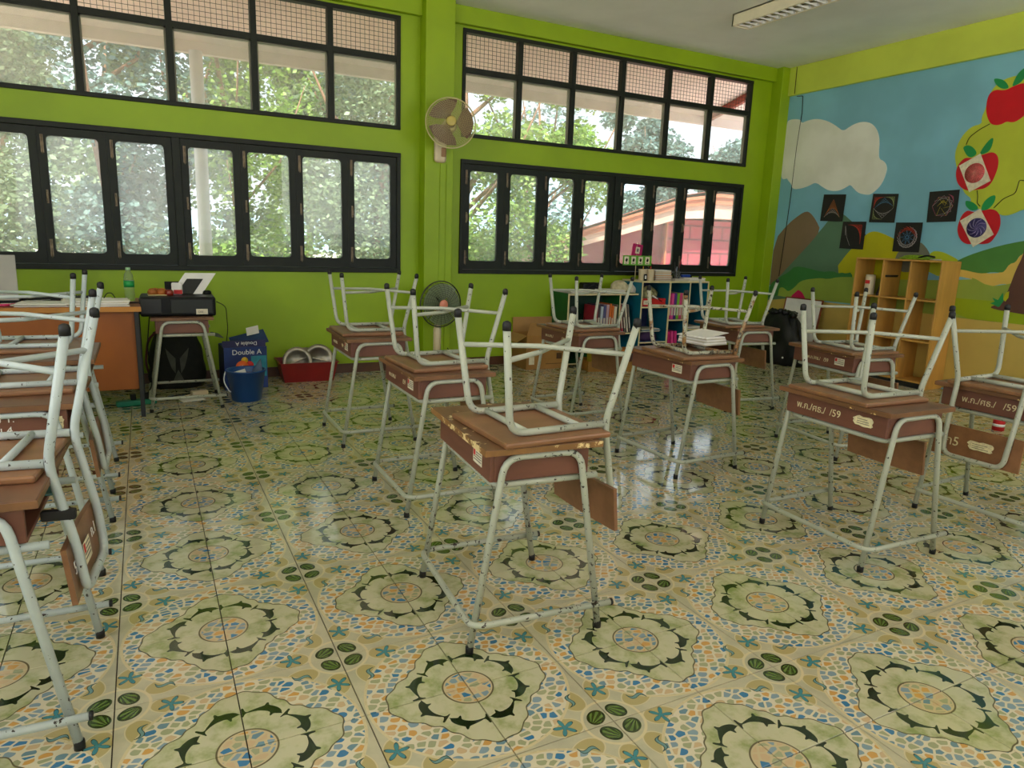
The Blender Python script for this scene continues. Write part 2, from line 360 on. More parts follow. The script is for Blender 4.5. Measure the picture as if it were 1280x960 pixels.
    sh2=(q-body).abs().lt(th_-.1)*p.abs().lt(.92)
    col=mixc(nt,sh,col,rgb(52,78,70)); col=mixc(nt,sh2,col,rgb(104,140,140))
    nt.links.new(col,b.inputs['Base Color'])
    b.inputs['Roughness'].default_value=.085; b.inputs['IOR'].default_value=1.8
    flat=(1-inside)*(1-cen)
    h=peb*ring*flat*.8+noise(nt,55,2,.5,vec=g.outputs['Position'])*flat*.35+noise(nt,14,2,.5,vec=g.outputs['Position'])*.08
    bump(nt,b,h,.42,.003)
    return m
TILE=floor_material()
GROUT=paint('tile_grout',(52,40,28),.8,.2,20,1.0)
# materials of the room
LIME=paint('lime_wall_paint',(118,142,8),.5,.07,2.2,1.62,bm=.05)
LIMELIT=paint('lit_lime_beam_paint',(164,176,66),.5,.06,2.2,1.6,bm=.05)  # the wall's lime, lightened for the stronger light on the right beam
CEIL=paint('ceiling_plaster',(200,190,176),.8,.05,1.6,2.2)
OUTW=paint('outside_plaster',(200,180,170),.8,.06,2,1.3)
SOFF=paint('eave_board_paint',(238,212,204),.7,.04,1.5,1.0)
SKIRT=paint('brown_skirting_tile',(78,44,22),.35,.2,8,1.2)
SKYP=paint('mural_sky_paint',(104,152,170),.5,.10,1.4,1.65,bm=.04)
FRAME=paint('dark_green_window_paint',(27,31,25),.5,.18,9,1.0,spec=.3)
STEEL=paint('worn_steel_fitting',(120,105,88),.4,.3,40,1.2,metal=.7)
XW=6.05; YW=4.75; ZC=3.32
NX,NY=-3.6,-3.4
# ---------------------------------------------------------------- floor with separate tiles
fl=struct('floor',MB().box(NX,XW+.1,NY,YW+.12,-.12,-.006),GROUT)
tm=MB()
g_=.1485; hb=.0006
tm.add([(-g_,-g_,-.006),(g_,-g_,-.006),(g_,g_,-.006),(-g_,g_,-.006),(-g_,-g_,-hb),(g_,-g_,-hb),(g_,g_,-hb),(-g_,g_,-hb),
 (-g_+.0005,-g_+.0005,0),(g_-.0005,-g_+.0005,0),(g_-.0005,g_-.0005,0),(-g_+.0005,g_-.0005,0)],
 [(0,1,5,4),(1,2,6,5),(2,3,7,6),(3,0,4,7),(4,5,9,8),(5,6,10,9),(6,7,11,10),(7,4,8,11),(8,9,10,11)])
tile_me=tm.mesh('floor_tile',TILE)
cells=[]
for i in range(int(NX/.3)-1,int(XW/.3)+2):
    for j in range(int(NY/.3)-1,int(YW/.3)+2):
        x,y=.3*i+.15,.3*j+.15
        if x-.15<NX or x+.15>XW+.06 or y-.15<NY or y+.15>YW+.06: continue
        dv=Vector((x-CX,y-CY,-CZ)); z=dv.dot(_f)
        vis=z>.3 and abs(dv.dot(_r2)/z)<.80 and abs(dv.dot(_u2)/z)<.62
        cells.append((0 if vis else 1,z,x,y))
cells.sort()
rest=MB()
for k,(a_,z_,x,y) in enumerate(cells):
    if k<296 and a_==0: link('floor_tile',tile_me,fl,(x,y,0))
    else: rest.add([(p[0]+x,p[1]+y,p[2]) for p in tm.v],tm.f)
o=rest.build('floor_tiles',TILE,fl); o['kind']='stuff'
# ---------------------------------------------------------------- walls
def panel_wall(holes,u0,u1,z0,z1):
    """list of rectangles (u0,u1,z0,z1) that leave the holes open"""
    zs=sorted({z0,z1}|{h[2] for h in holes}|{h[3] for h in holes}); out=[]
    for za,zb in zip(zs,zs[1:]):
        hs=sorted((h[0],h[1]) for h in holes if h[2]<zb-1e-6 and h[3]>za+1e-6); p=u0
        for a,b in hs:
            if a>p: out.append((p,a,za,zb))
            p=b
        if p<u1: out.append((p,u1,za,zb))
    return out
W1=(-2.33,1.37); W2=(1.965,5.60)
ZL=(.925,2.0); ZU=(2.2,3.15)
mb=MB()
for a,b_,c_,d_ in panel_wall([(W1[0],W1[1],*ZL),(W1[0],W1[1],*ZU),(W2[0],W2[1],*ZL),(W2[0],W2[1],*ZU)],NX-.15,XW+.15,-.12,ZC): mb.box(a,b_,YW,YW+.07,c_,d_)
struct('wall_far',mb,LIME)
struct('wall_right',MB().box(XW,XW+.15,NY-.15,YW,-.12,ZC),SKYP)
mb=MB()
for a,b_,c_,d_ in panel_wall([(-2.6,.8,1.0,2.95),(1.7,5.5,1.0,2.95)],NX-.15,XW+.15,-.12,ZC): mb.box(a,b_,NY-.15,NY,c_,d_)
struct('wall_near',mb,LIME)
mb=MB()
for a,b_,c_,d_ in panel_wall([(-2.1,.9,1.0,2.95)],NY,YW,-.12,ZC): mb.box(NX-.15,NX,a,b_,c_,d_)
struct('wall_left',mb,LIME)
struct('ceiling',MB().box(NX-.15,XW+.15,NY-.15,YW+.14,ZC,ZC+.12),CEIL)
struct('baseboard_far',MB().box(NX,1.553,YW-.012,YW,0,.085).box(1.83,5.9,YW-.012,YW,0,.085).box(1.545,1.838,4.59,4.60,0,.085),SKIRT)
# columns and beams
struct('trim_1',MB().rbox(1.553,1.83,4.60,YW,0,ZC,.006),LIME)
struct('trim_2',MB().rbox(5.90,XW,4.60,YW,0,ZC,.006),LIME)
struct('trim_3',MB().rbox(NX,1.553,4.69,YW,3.17,ZC,.006).rbox(1.83,5.90,4.69,YW,3.17,ZC,.006),LIME)
struct('trim_4',MB().rbox(XW-.045,XW,NY,4.60,3.01,ZC,.006),LIMELIT)
# ---------------------------------------------------------------- windows
def glass():
    m=bpy.data.materials.new('dust_haze_glass'); m.use_nodes=True; nt=m.node_tree; nt.nodes.clear()
    o=nt.nodes.new('ShaderNodeOutputMaterial'); tr=nt.nodes.new('ShaderNodeBsdfTransparent'); tl=nt.nodes.new('ShaderNodeBsdfTranslucent'); gl=nt.nodes.new('ShaderNodeBsdfGlossy')
    tr.inputs[0].default_value=(.95,.98,.97,1); tl.inputs[0].default_value=(.85,.86,.84,1); gl.inputs['Roughness'].default_value=.02
    n1=noise(nt,1.3,4,.6); f=n1.step(.3,.75)*.14+.14  # translucent dust veil put in to haze and wash out the view
    a=nt.nodes.new('ShaderNodeMixShader'); nt.links.new(f.v,a.inputs[0]); nt.links.new(tr.outputs[0],a.inputs[1]); nt.links.new(tl.outputs[0],a.inputs[2])
    lw=nt.nodes.new('ShaderNodeLayerWeight'); lw.inputs[0].default_value=.5; rf=E(nt,lw.outputs['Facing']).pow(4)*.3+.03
    b=nt.nodes.new('ShaderNodeMixShader'); nt.links.new(rf.v,b.inputs[0]); nt.links.new(a.outputs[0],b.inputs[1]); nt.links.new(gl.outputs[0],b.inputs[2])
    nt.links.new(b.outputs[0],o.inputs[0]); return m
GLASS=glass()
MULL=paint('mullion_edge_grey',(120,118,104),.5,.1,9,1.2)
WIRE=paint('dark_mesh_wire',(60,48,44),.5,.1,9,1.1)
def frame_ring(mb,x0,x1,z0,z1,ix0,ix1,iz0,iz1,rad,y0,y1,mi=0,seg=4):
    """flat plate with a rounded opening"""
    inn=[];out=[]
    for cx,cz,sx,sz,a0 in ((ix1-rad,iz1-rad,1,1,0),(ix0+rad,iz1-rad,-1,1,90),(ix0+rad,iz0+rad,-1,-1,180),(ix1-rad,iz0+rad,1,-1,270)):
        for k in range(seg+1):
            a=math.radians(a0+90*k/seg); inn.append((cx+rad*math.cos(a),cz+rad*math.sin(a)))
            out.append((x1 if sx>0 else x0,z1 if sz>0 else z0))
    n=len(inn); v=[];f=[]
    for y in (y0,y1):
        v+=[(p[0],y,p[1]) for p in inn]; v+=[(p[0],y,p[1]) for p in out]
    for i in range(n):
        j=(i+1)%n
        f.append((i,j,n+j,n+i)); f.append((2*n+j,2*n+i,3*n+i,3*n+j))
        f.append((j,i,2*n+i,2*n+j)); f.append((n+i,n+j,3*n+j,3*n+i))
    mb.add(v,f,mi)
def latch(parent,x,z,h,kind):
    mb=MB()
    if kind=='bolt':
        mb.rbox(x-.010,x+.010,-.008,0,z-h/2,z+h/2,.002); mb.tube([(x,-.012,z-h/2-.01),(x,-.012,z+h/2)],.004,6)
        mb.tube([(x,-.012,z),(x+.012,-.02,z)],.003,6)
        mb.build('bolt',STEEL,parent)
    else:
        mb.rbox(x-.008,x+.008,-.005,0,z-.05,z+.05,.002); mb.tube([(x,-.004,z+.04),(x,-.028,z+.035),(x,-.028,z-.035),(x,-.004,z-.04)],.005,6,.015)
        mb.build('handle',STEEL,parent)
def lower_window(name,x0,x1,gw):
    z0,z1=ZL; mb=MB()
    mid=(x0+x1)/2
    for a,b_ in ((x0,x0+.035),(mid-.03,mid+.03),(x1-.035,x1)): mb.rbox(a,b_,YW-.02,YW+.066,z0,z1,.004)
    mb.rbox(x0,x1,YW-.022,YW+.066,z0-.0,z0+.04,.004); mb.rbox(x0,x1,YW-.022,YW+.066,z1-.04,z1,.004)
    w=struct(name,mb,FRAME)
    for half in ((x0+.035,mid-.03),(mid+.03,x1-.035)):
        p=(half[1]-half[0])/4
        for k in range(4):
            a=half[0]+k*p+.0006; b_=half[0]+(k+1)*p-.0006; cx=(a+b_)/2
            m2=MB(); frame_ring(m2,a,b_,z0+.043,z1-.043,cx-gw/2,cx+gw/2,z0+.125,z1-.10,.03,-.004,.034)
            s=m2.build('sash',FRAME,w,(0,YW,0))
            MB().box(cx-gw/2-.01,cx+gw/2+.01,.012,.016,z0+.115,z1-.09).build('glass_pane',GLASS,s)
            latch(s,a+.03,z1-.16,.13,'bolt'); latch(s,a+.03,z0+.16,.13,'bolt'); latch(s,a+.035,(z0+z1)/2,.1,'handle')
    return w
lower_window('window_1',W1[0],W1[1],.335)
lower_window('window_3',W2[0],W2[1],.305)
def upper_window(name,x0,x1):
    z0,z1=ZU; zm=2.795; mb=MB(); n=6; fw=.035
    mb.rbox(x0,x1,YW-.015,YW+.066,z0,z0+fw,.004); mb.rbox(x0,x1,YW-.015,YW+.066,z1-fw,z1,.004); mb.rbox(x0,x1,YW-.01,YW+.06,zm-.025,zm+.025,.004)
    xs=[x0+(x1-x0)*k/n for k in range(n+1)]
    for k,x in enumerate(xs):
        a,b_=(x-.024,x+.024) if 0<k<n else ((x,x+fw) if k==0 else (x-fw,x)); mb.rbox(a,b_,YW-.012,YW+.064,z0,z1,.004)
    w=struct(name,mb,FRAME)
    for k in range(n):
        a=xs[k]+.024; b_=xs[k+1]-.024
        MB().box(a,b_,YW+.04,YW+.044,z0+fw,zm-.025).build('glass_pane',GLASS,w)
        m2=MB(); q=int((b_-a)/.040)
        for i in range(1,q): x=a+(b_-a)*i/q; m2.box(x-.0016,x+.0016,YW+.04,YW+.0432,zm+.02,z1-fw+.005)
        for i in range(1,8): z=zm+.025+(z1-fw-zm-.025)*i/8; m2.box(a-.005,b_+.005,YW+.0432,YW+.0464,z-.0016,z+.0016)
        g=m2.build('wire_mesh',WIRE,w); g['kind']='stuff'
        m3=MB(); m3.box(a-.001,a+.012,YW+.02,YW+.055,z0+fw,zm-.025).box(b_-.012,b_+.001,YW+.02,YW+.055,z0+fw,zm-.025).box(a,b_,YW+.02,YW+.055,zm-.037,zm-.024)
        m3.build('glazing_bead',MULL,w)
    return w
upper_window('window_2',*W1); upper_window('window_4',*W2)
# ---------------------------------------------------------------- mural on the right wall: thin coats of paint over the blue ground
MC={'cloud':(218,205,180),'brown_mountain':(104,84,62),'grey_green_mountain':(70,98,76),'yellow_hill':(150,145,0),'grey_hill':(92,92,78),
'lime_hill':(150,160,30),'green_meadow':(44,98,46),'light_green_field':(118,134,52),'sand_strip':(176,148,70),'dark_green_hill':(60,106,44),
'yellow_green_field':(120,136,10),'tree_trunk':(74,46,38),'yellow_leaf':(150,150,10),'green_tuft':(20,116,60),'tree_crown':(152,160,44),'apple_top':(168,0,20),
'apple_middle':(160,6,24),'apple_bottom':(158,2,20),'sand_ground':(164,140,72),'pink_flower':(160,10,66)}
order=['grey_green_mountain','brown_mountain','yellow_hill','grey_hill','lime_hill','dark_green_hill','sand_strip','light_green_field','green_meadow2','yellow_green_field','sand_ground','pink_flower','cloud','tree_crown','tree_trunk','yellow_leaf','green_tuft','apple_top','apple_middle','apple_bottom']
wr=bpy.data.objects['wall_right']
MURAL['sand_ground']=[(4.6,.70),(1.6,.70),(-3.38,.70),(-3.38,.01),(4.6,.01)]
lev=.0004
def smooth_poly(P,n=2):
    for _ in range(n):
        Q=[]
        for i in range(len(P)):
            a,b_=P[i],P[(i+1)%len(P)]; Q.append((a[0]*.75+b_[0]*.25,a[1]*.75+b_[1]*.25)); Q.append((a[0]*.25+b_[0]*.75,a[1]*.25+b_[1]*.75))
        P=Q
    return P
PL=['sand_ground','grey_green_mountain','brown_mountain','yellow_hill','grey_hill','lime_hill','green_meadow','sand_strip','light_green_field','yellow_green_field','dark_green_hill','pink_flower','cloud','tree_crown','tree_trunk','yellow_leaf','green_tuft','apple_top','apple_middle','apple_bottom']+[k for k in MURAL if k.startswith('apple_leaf')]
for i,k in enumerate(PL):
    P=MURAL[k]; P=[(max(y,-3.38),max(z,.005)) for y,z in P]; P=[(min(y,4.599),z) for y,z in P]
    if k not in('sand_ground','green_tuft','yellow_leaf'): P=smooth_poly(P,2 if k in('cloud','tree_crown') or k.startswith('apple') else 1)
    col=MC.get(k,(16,116,60)); mt=paint('mural_%s_paint'%k,col,.5,.08,2.5,1.68)
    h=lev*(i+1)
    # polygon in (y,z); extrude towards the room (-x)
    n=len(P); a=sum(P[q][0]*P[(q+1)%n][1]-P[(q+1)%n][0]*P[q][1] for q in range(n))
    if a<0: P=P[::-1]
    v=[(XW-h,y,z) for y,z in P]+[(XW+.002,y,z) for y,z in P]
    mb=MB().add(v,[list(range(n))[::-1]]+[(q,(q+1)%n,n+(q+1)%n,n+q) for q in range(n)])
    mb.build('painted_'+k.replace('apple_leaf_top_left','apple_leaf').replace('apple_leaf_top_right','apple_leaf').replace('apple_leaf_middle_left','apple_leaf').replace('apple_leaf_middle_right','apple_leaf').replace('apple_leaf_bottom_left','apple_leaf').replace('apple_leaf_bottom_right','apple_leaf').replace('apple_top','apple').replace('apple_middle','apple').replace('apple_bottom','apple'),mt,wr)
# twigs drawn on the crown
TW=MB()
TWIGS=[[(2.464, 2.272), (2.448, 2.334), (2.366, 2.394), (2.283, 2.432)], [(2.299, 1.858), (2.283, 1.801), (2.281, 1.744), (2.248, 1.715)], [(2.127, 1.698), (2.06, 1.779), (1.968, 1.817), (1.955, 1.931), (1.916, 1.922)]]
for P in TWIGS:
    TW.tube([(XW-.0095,y,z) for y,z in P],.0035,6,.03)
TW.build('painted_twig',paint('mural_twig_paint',(60,66,10),.6,.1,5,1.0),wr)
# ---------------------------------------------------------------- school desks and chairs
DTOP=wood('desk_top_veneer',(98,65,46),.38,(190,170,132),(6,1.2,10),1.45,.3,amt=.69)
DEDGE=wood('desk_edge_veneer',(112,76,48),.45,(200,170,110),(6,1.2,10),1.4,.3,.62)
DBOX=wood('desk_box_board',(98,60,46),.5,(190,176,150),(4,2,14),1.45,.18,.735)
SEATW=wood('chair_seat_plywood',(122,84,56),.36,(190,170,134),(2,9,9),1.45,.25,amt=.71)
CREAM=tube_paint('cream_tube_paint',(150,152,138),(46,34,26))
CREAMR=tube_paint('rusty_cream_tube_paint',(150,148,130),(52,36,24),.56,(120,86,50))
WHITE=tube_paint('white_tube_paint',(160,168,168),(46,34,28),.655)
RUB=paint('black_rubber',(20,18,18),.6,.2,20,1.0)
STK=paint('white_sticker_paper',(196,186,164),.6,.12,30,1.4)
STKR=paint('red_sticker_print',(178,30,34),.6,.1,30,1.3)
STKG=paint('grey_sticker_print',(110,104,96),.6,.1,30,1.2)
CHALK=paint('cream_lettering',(196,184,146),.7,.15,60,1.35)
WLET=paint('white_marker_lettering',(205,200,196),.7,.1,60,1.35)
FR=basis((0,0,0),(0,-1,0),(0,0,1))        # print that reads from the front (-x) side
def front_print(y,z,x): return T(Vector((x,y,z)))@FR
def sticker(parent,M,w=.078,h=.044,name='sticker'):
    """paper label with a red block and lines of print, lying in the xy plane of M"""
    s=MB().box(0,w,0,h,0,.0006,0,M)
    s.box(w*.04,w*.26,h*.52,h*.94,.0006,.0009,1,M)
    for k in range(4): s.box(w*(.32 if k<2 else .06),w*.94,h*(.78-.19*k),h*(.86-.19*k),.0006,.0009,2,M)
    return s.build(name,[STK,STKR,STKG],parent)
def make_desk(label):
    d=thing('school_desk',label,'desk')
    tp=MB().rbox(-.198,.198,-.280,.280,.638,.660,.004); tp.build('desk_top',DTOP,d)
    e=MB().rbox(-.1995,-.197,-.281,.281,.640,.658,.001).rbox(.197,.1995,-.281,.281,.640,.658,.001).box(-.198,.198,-.2815,-.2795,.640,.658).box(-.198,.198,.2795,.2815,.640,.658)
    e.build('edge_strip',DEDGE,d)
    MB().rbox(-.172,-.158,-.252,.252,.548,.639,.003).build('front_panel',DBOX,d)
    for sy in (-1,1): MB().rbox(-.159,.165,sy*.245-.007,sy*.245+.007,.548,.639,.003).build('end_panel',DBOX,d)
    MB().rbox(-.160,.165,-.24,.24,.545,.556,.002).build('box_floor',DBOX,d)
    for sy in (-1,1):
        l=MB().tube([(-.228,sy*.266,.012),(-.128,sy*.264,.627),(.128,sy*.264,.627),(.228,sy*.266,.012)],.0112,10,.055).build('leg_frame',CREAM,d)
        for sx_ in (-1,1): MB().lathe([(.0128,0),(.0128,.022),(.0115,.024)],12,0,T((sx_*.2285,sy*.266,0))).build('rubber_foot',RUB,l)
    MB().tube([(.205,-.238,.533),(-.150,-.238,.533),(-.150,.238,.533),(.205,.238,.533)],.0105,10,.045).build('box_rail',CREAM,d)
    r=MB().tube([(.262,-.288,.098),(-.232,-.288,.098),(-.232,.288,.098),(.262,.288,.098)],.0105,10,.055).build('foot_rail',CREAM,d)
    for sy in (-1,1): MB().tube([(.258,sy*.288,.098),(.266,sy*.288,.098)],.0118,10).build('end_cap',RUB,r)
    return d
def make_chair(label):
    """chair standing on its seat: legs up, backrest hanging; origin on the desk top below the seat centre"""
    c=thing('school_chair',label,'chair')
    MB().rbox(-.222,.158,-.203,.203,0,.019,.006).build('seat',SEATW,c)
    zr=.0305
    for sy in (-1,1):
        l=MB().tube([(-.218,sy*.174,.360),(-.180,sy*.146,zr),(.165,sy*.144,zr)],.0115,10,.055).build('front_leg',CREAM,c)
        MB().lathe([(.0128,-.004),(.0130,.014),(.011,.021),(.004,.0245),(0,.025)],12,0,T((-.218,sy*.174,.356))).build('rubber_cap',RUB,l)
    rf=MB().tube([(.2435,-.186,.360),(.172,-.145,zr),(.217,-.140,-.20),(.229,-.132,-.325),(.229,.132,-.325),(.217,.140,-.20),(.172,.145,zr),(.2435,.186,.360)],.0115,10,.045).build('back_frame',CREAM,c)
    for sy in (-1,1): MB().lathe([(.0128,-.004),(.0130,.014),(.011,.021),(.004,.0245),(0,.025)],12,0,T((.2435,sy*.186,.356))).build('rubber_cap',RUB,rf)
    for x in (-.120,.075): MB().tube([(x,-.140,zr+.001),(x,.140,zr+.001)],.0105,10).build('cross_bar',CREAM,c)
    for sy in (-1,1):
        dz=.005*sy; MB().tube([(-.207,sy*.166,.262),(0,0,.262+dz*2),(.222,-sy*.173,.262)],.0085,10).build('stretcher',CREAM,c)
    # backrest board on the sitter's side of the frame
    m=MB(); n=8; v=[];f=[]
    Mt=T((.2045,0,-.258))@RY(-.10)
    for k in range(n+1):
        y=-.192+.384*k/n; b_=.006*(1-(2*k/n-1)**2)
        for x,z in ((-.0065,-.075),(.0065,-.075),(.0065,.075),(-.0065,.075)): v.append((x-b_,y,z))
    for k in range(n):
        for q in range(4): f.append((k*4+q,k*4+(q+1)%4,k*4+4+(q+1)%4,k*4+4+q))
    f+=[(0,3,2,1),(n*4,n*4+1,n*4+2,n*4+3)]
    m.add(v,f,0,False,Mt); m.build('backrest',SEATW,c)
    return c
def repaint(root,m):
    for o in root.children_recursive:
        if o.type=='MESH' and o.data.materials and o.data.materials[0]==CREAM:
            o.data=o.data.copy(); o.data.materials[0]=m
DESKS=[ # x,y,deg,label
('D1',.320,.400,-4.4,'chipped brown school desk nearest the camera in the middle of the floor'),
('D2',.476,1.520,-.7,'brown school desk directly behind the chipped front desk'),
('D3',.474,2.689,-.4,'brown school desk third in the middle column, in front of the red tray'),
('D4',2.023,2.619,.8,'brown school desk in front of the green bookshelf and cardboard box'),
('D5',2.013,1.485,1.7,'brown school desk with a paper bundle under the upturned chair'),
('D6',3.490,2.553,-7.4,'brown school desk beside the black rubbish bag'),
('D7',3.226,1.339,-7.3,'brown school desk in front of the pale wooden cubby shelf'),
('D8',1.983,.285,-1.6,'dark brown school desk at right with worn sticker and cream lettering'),
('D9',2.898,.133,1.2,'brown school desk at the right edge of the photo, with a reversed chair'),
('P',-.545,3.962,-.2,'small school desk by the window wall carrying the black printer'),
('L1',-1.189,.448,-2.2,'chipped school desk nearest the camera in the row at the left edge'),
('L2',-1.185,1.434,-1.9,'second school desk of the left edge row, white writing on its end'),
('L3',-1.188,2.340,0,'third school desk of the left edge row, next to the teacher table')]
proto=make_desk('x'); DK={}
for i,(k,x,y,a,lb) in enumerate(DESKS):
    d=proto if i==0 else copy_tree(proto)
    d.location=(x,y,0); d.rotation_euler=(0,0,math.radians(a)); tag(d,lb,'desk','school desks with the same steel frame'); DK[k]=d
# lettering and stickers on the front panels
def worn_label(parent,M,w,h,seed):
    q=random.Random(seed); P=[]
    for k in range(22):
        a=2*PI*k/22; e=(abs(math.cos(a))**4+abs(math.sin(a))**4)**-.25*q.uniform(.80,1.02); P.append((w/2*(1+e*math.cos(a)),h/2*(1+e*math.sin(a))))
    s=MB().prism(P,0,.0007,0,M).build('worn_sticker',CHALK,parent)
    m=MB()
    for k in range(3): m.box(w*.2,w*q.uniform(.6,.85),h*(.24+.2*k),h*(.30+.2*k),.0007,.0010,0,M)
    m.build('print_trace',STKG,s)
for k in ('D1','D2','D3','D5','D7'): sticker(DK[k],front_print(-.105,.575,-.1722))
worn_label(DK['D8'],front_print(-.096,.572,-.1722),.10,.045,3)
LX={'D9':(.157,-.03),'D8':(.196,.02),'D7':(.128,-.012)}
for k in ('D2','D3','D4','D6','D7','D8','D9'):
    s_={'D8':.042,'D9':.042,'D7':.031}.get(k,.03); la,lb_=LX.get(k,(.19,-.03))
    text('lettering','พ.ก./ศธ./',s_,CHALK,DK[k],front_print(la,.580,-.1722))
    text('lettering','/59',s_*1.05,CHALK,DK[k],front_print(lb_,.580,-.1722))
text('lettering','กลุ่ม 1.',.036,WLET,DK['L2'],T(Vector((.012,-.2525,.600)))@RX(PI/2),.0006,'RIGHT')
worn_label(DK['L2'],T(Vector((.115,-.2525,.565)))@RX(PI/2),.04,.05,8)
text('lettering','ส้ม 4.',.036,WLET,DK['L2'],T(Vector((.012,-.2525,.560)))@RX(PI/2),.0006,'RIGHT')
CHAIRS=[
('D1',.377,.323,.8,'upturned school chair on the chipped desk nearest the camera'),
('D2',.510,1.520,2.0,'upturned school chair on the desk behind the chipped front desk, before the pedestal fan'),
('D3',.503,2.723,-1.5,'upturned school chair on the third desk of the middle column, below the left window'),
('D4',2.056,2.587,.7,'upturned school chair on the desk in front of the green bookshelf'),
('D5',2.024,1.414,-4.0,'rusty upturned school chair on the desk with the paper bundle'),
('D6',3.400,2.510,-6.0,'upturned school chair on the desk beside the black rubbish bag'),
('D7',3.197,1.252,-6.5,'upturned school chair on the desk in front of the cubby shelf'),
('D8',1.997,.305,-2.4,'upturned school chair on the dark desk at right with the worn sticker'),
('D9',2.838,.143,181.9,'reversed upturned chair at the right edge, marked backrest facing the room'),
('L1',-1.152,.500,-6.4,'white upturned chair nearest the camera at the left edge, label on its backrest'),
('L2',-1.169,1.520,-1.2,'white upturned chair on the second desk of the left edge row'),
('L3',-1.266,2.500,175.7,'reversed white upturned chair on the third desk of the left edge row')]
cproto=make_chair('x'); CH={}
for i,(k,x,y,a,lb) in enumerate(CHAIRS):
    c=cproto if i==0 else copy_tree(cproto)
    c.location=(x,y,.6602); c.rotation_euler=(0,0,math.radians(a)); tag(c,lb,'chair','school chairs put up on the desks'); CH[k]=c
for k in ('L1','L2','L3'): repaint(DK[k],WHITE); repaint(CH[k],WHITE)
repaint(CH['D5'],CREAMR)
WORN=wood('worn_desk_veneer',(104,72,46),.45,(190,168,126),(6,1.2,10),1.45,.35,amt=.585); WORNE=wood('worn_edge_veneer',(126,88,48),.5,(196,172,124),(6,1.2,10),1.4,.3,amt=.54); CREAMW=tube_paint('worn_cream_tube_paint',(150,152,138),(46,34,26),.60)
for o in DK['D1'].children_recursive:
    if o.type=='MESH' and o.data.materials:
        m0=o.data.materials[0]
        if m0 in(DTOP,DEDGE,CREAM): o.data=o.data.copy(); o.data.materials[0]={DTOP:WORN,DEDGE:WORNE,CREAM:CREAMW}[m0]
# back side of a backrest: outside face looks to +x
def back_print(y,z): return T(Vector((.2045,0,-.258)))@RY(-.10)@T(Vector((.0072,y,z)))@basis((0,0,0),(0,1,0),(0,0,1))
bp=back_print
sticker(CH['L1'],bp(-.045,-.035),.075,.06,'sticker'); text('lettering','55/',.05,WLET,CH['L1'],bp(-.16,-.01)); text('lettering','ก.1',.045,WLET,CH['L1'],bp(.06,.0))
text('lettering','ก.2',.05,WLET,CH['L2'],bp(-.05,-.01))
worn_label(CH['D9'],bp(-.04,-.02),.12,.045,5); text('lettering','ก5',.06,CHALK,CH['D9'],bp(-.14,-.02))
# black clip strap on the front left chair
o=MB().rbox(-.02,.02,-.012,.012,-.012,.012,.003).build('rubber_clip',RUB,CH['L1']); o.scale=(1.9,.8,1.1); o.location=(.185,-.145,-.105)
# things in or under the desks
o=MB().rbox(-.03,.03,-.10,.10,0,.006,.002).build('ruler_case',paint('teal_plastic',(60,96,92),.4,.1,9,1.3)); tag(o,'teal and white pencil case lying in the open front left desk box','case'); o.location=(-1.045,.58,.5575)
o.rotation_euler=(0,0,.1)
# ---------------------------------------------------------------- teacher's table and what lies on it
TW_=wood('orange_wood_laminate',(146,78,20),.45,None,(1.2,8,.8),1.12,.22)
BLK=paint('black_metal',(28,28,30),.45,.15,12,1.0)
BLKP=paint('black_plastic',(10,10,11),.42,.15,12,1.0,spec=.25)
PAP=paint('white_paper',(208,204,200),.7,.05,8,1.35)
PAPG=paint('grey_paper',(178,170,156),.7,.08,8,1.3)
t=thing('teacher_table','orange-brown wooden teacher table with black legs below the left window','table',(-1.70,3.90,0))
MB().rbox(-.90,.90,-.32,.32,.715,.750,.004).build('table_top',TW_,t)
MB().box(-.905,.905,-.323,-.319,.717,.748).build('edge_strip',wood('pale_edge_strip',(176,116,46),.5,None,(1,8,8),1.4),t)
MB().rbox(-.86,.865,-.285,-.268,.19,.714,.003).build('modesty_panel',TW_,t)
for sx_ in (-1,1):
    MB().rbox(sx_*.875-.014,sx_*.875+.014,-.315,-.288,0,.715,.003).build('leg',BLK,t)
    MB().rbox(sx_*.875-.014,sx_*.875+.014,.285,.312,0,.715,.003).build('leg',BLK,t)
    MB().rbox(sx_*.875-.012,sx_*.875+.012,-.30,.30,.68,.714,.003).build('side_bar',BLK,t)
TZ=.7502
def sheet_pile(name,label,cat,x,y,z,w_,d_,n,mat,rz=0,jit=.012,th=.0035,group=None):
    o=thing(name,label,cat,(x,y,z),rz,group)
    for k in range(n):
        s=MB().box(-w_/2,w_/2,-d_/2,d_/2,k*th+.0002,(k+1)*th,0,T((R.uniform(-jit,jit),R.uniform(-jit,jit),0))@RZ(R.uniform(-.06,.06)))
        s.build('sheet',mat[k%len(mat)],o)
    return o
sheet_pile('paper_stack','white paper stack at the right front corner of the teacher table','papers',-1.01,3.70,TZ,.30,.21,6,[PAP,PAPG,PAP],.03,.012,.006)
sheet_pile('paper_stack','loose white sheets in the middle of the teacher table','papers',-1.34,3.72,TZ,.30,.21,4,[PAP,PAP,PAPG],-.08,.014,.005)
sheet_pile('notebook_stack','flat white notebooks behind the loose sheets on the teacher table','notebooks',-1.12,3.96,TZ,.29,.20,3,[PAP,PAPG],.1,.01,.006)
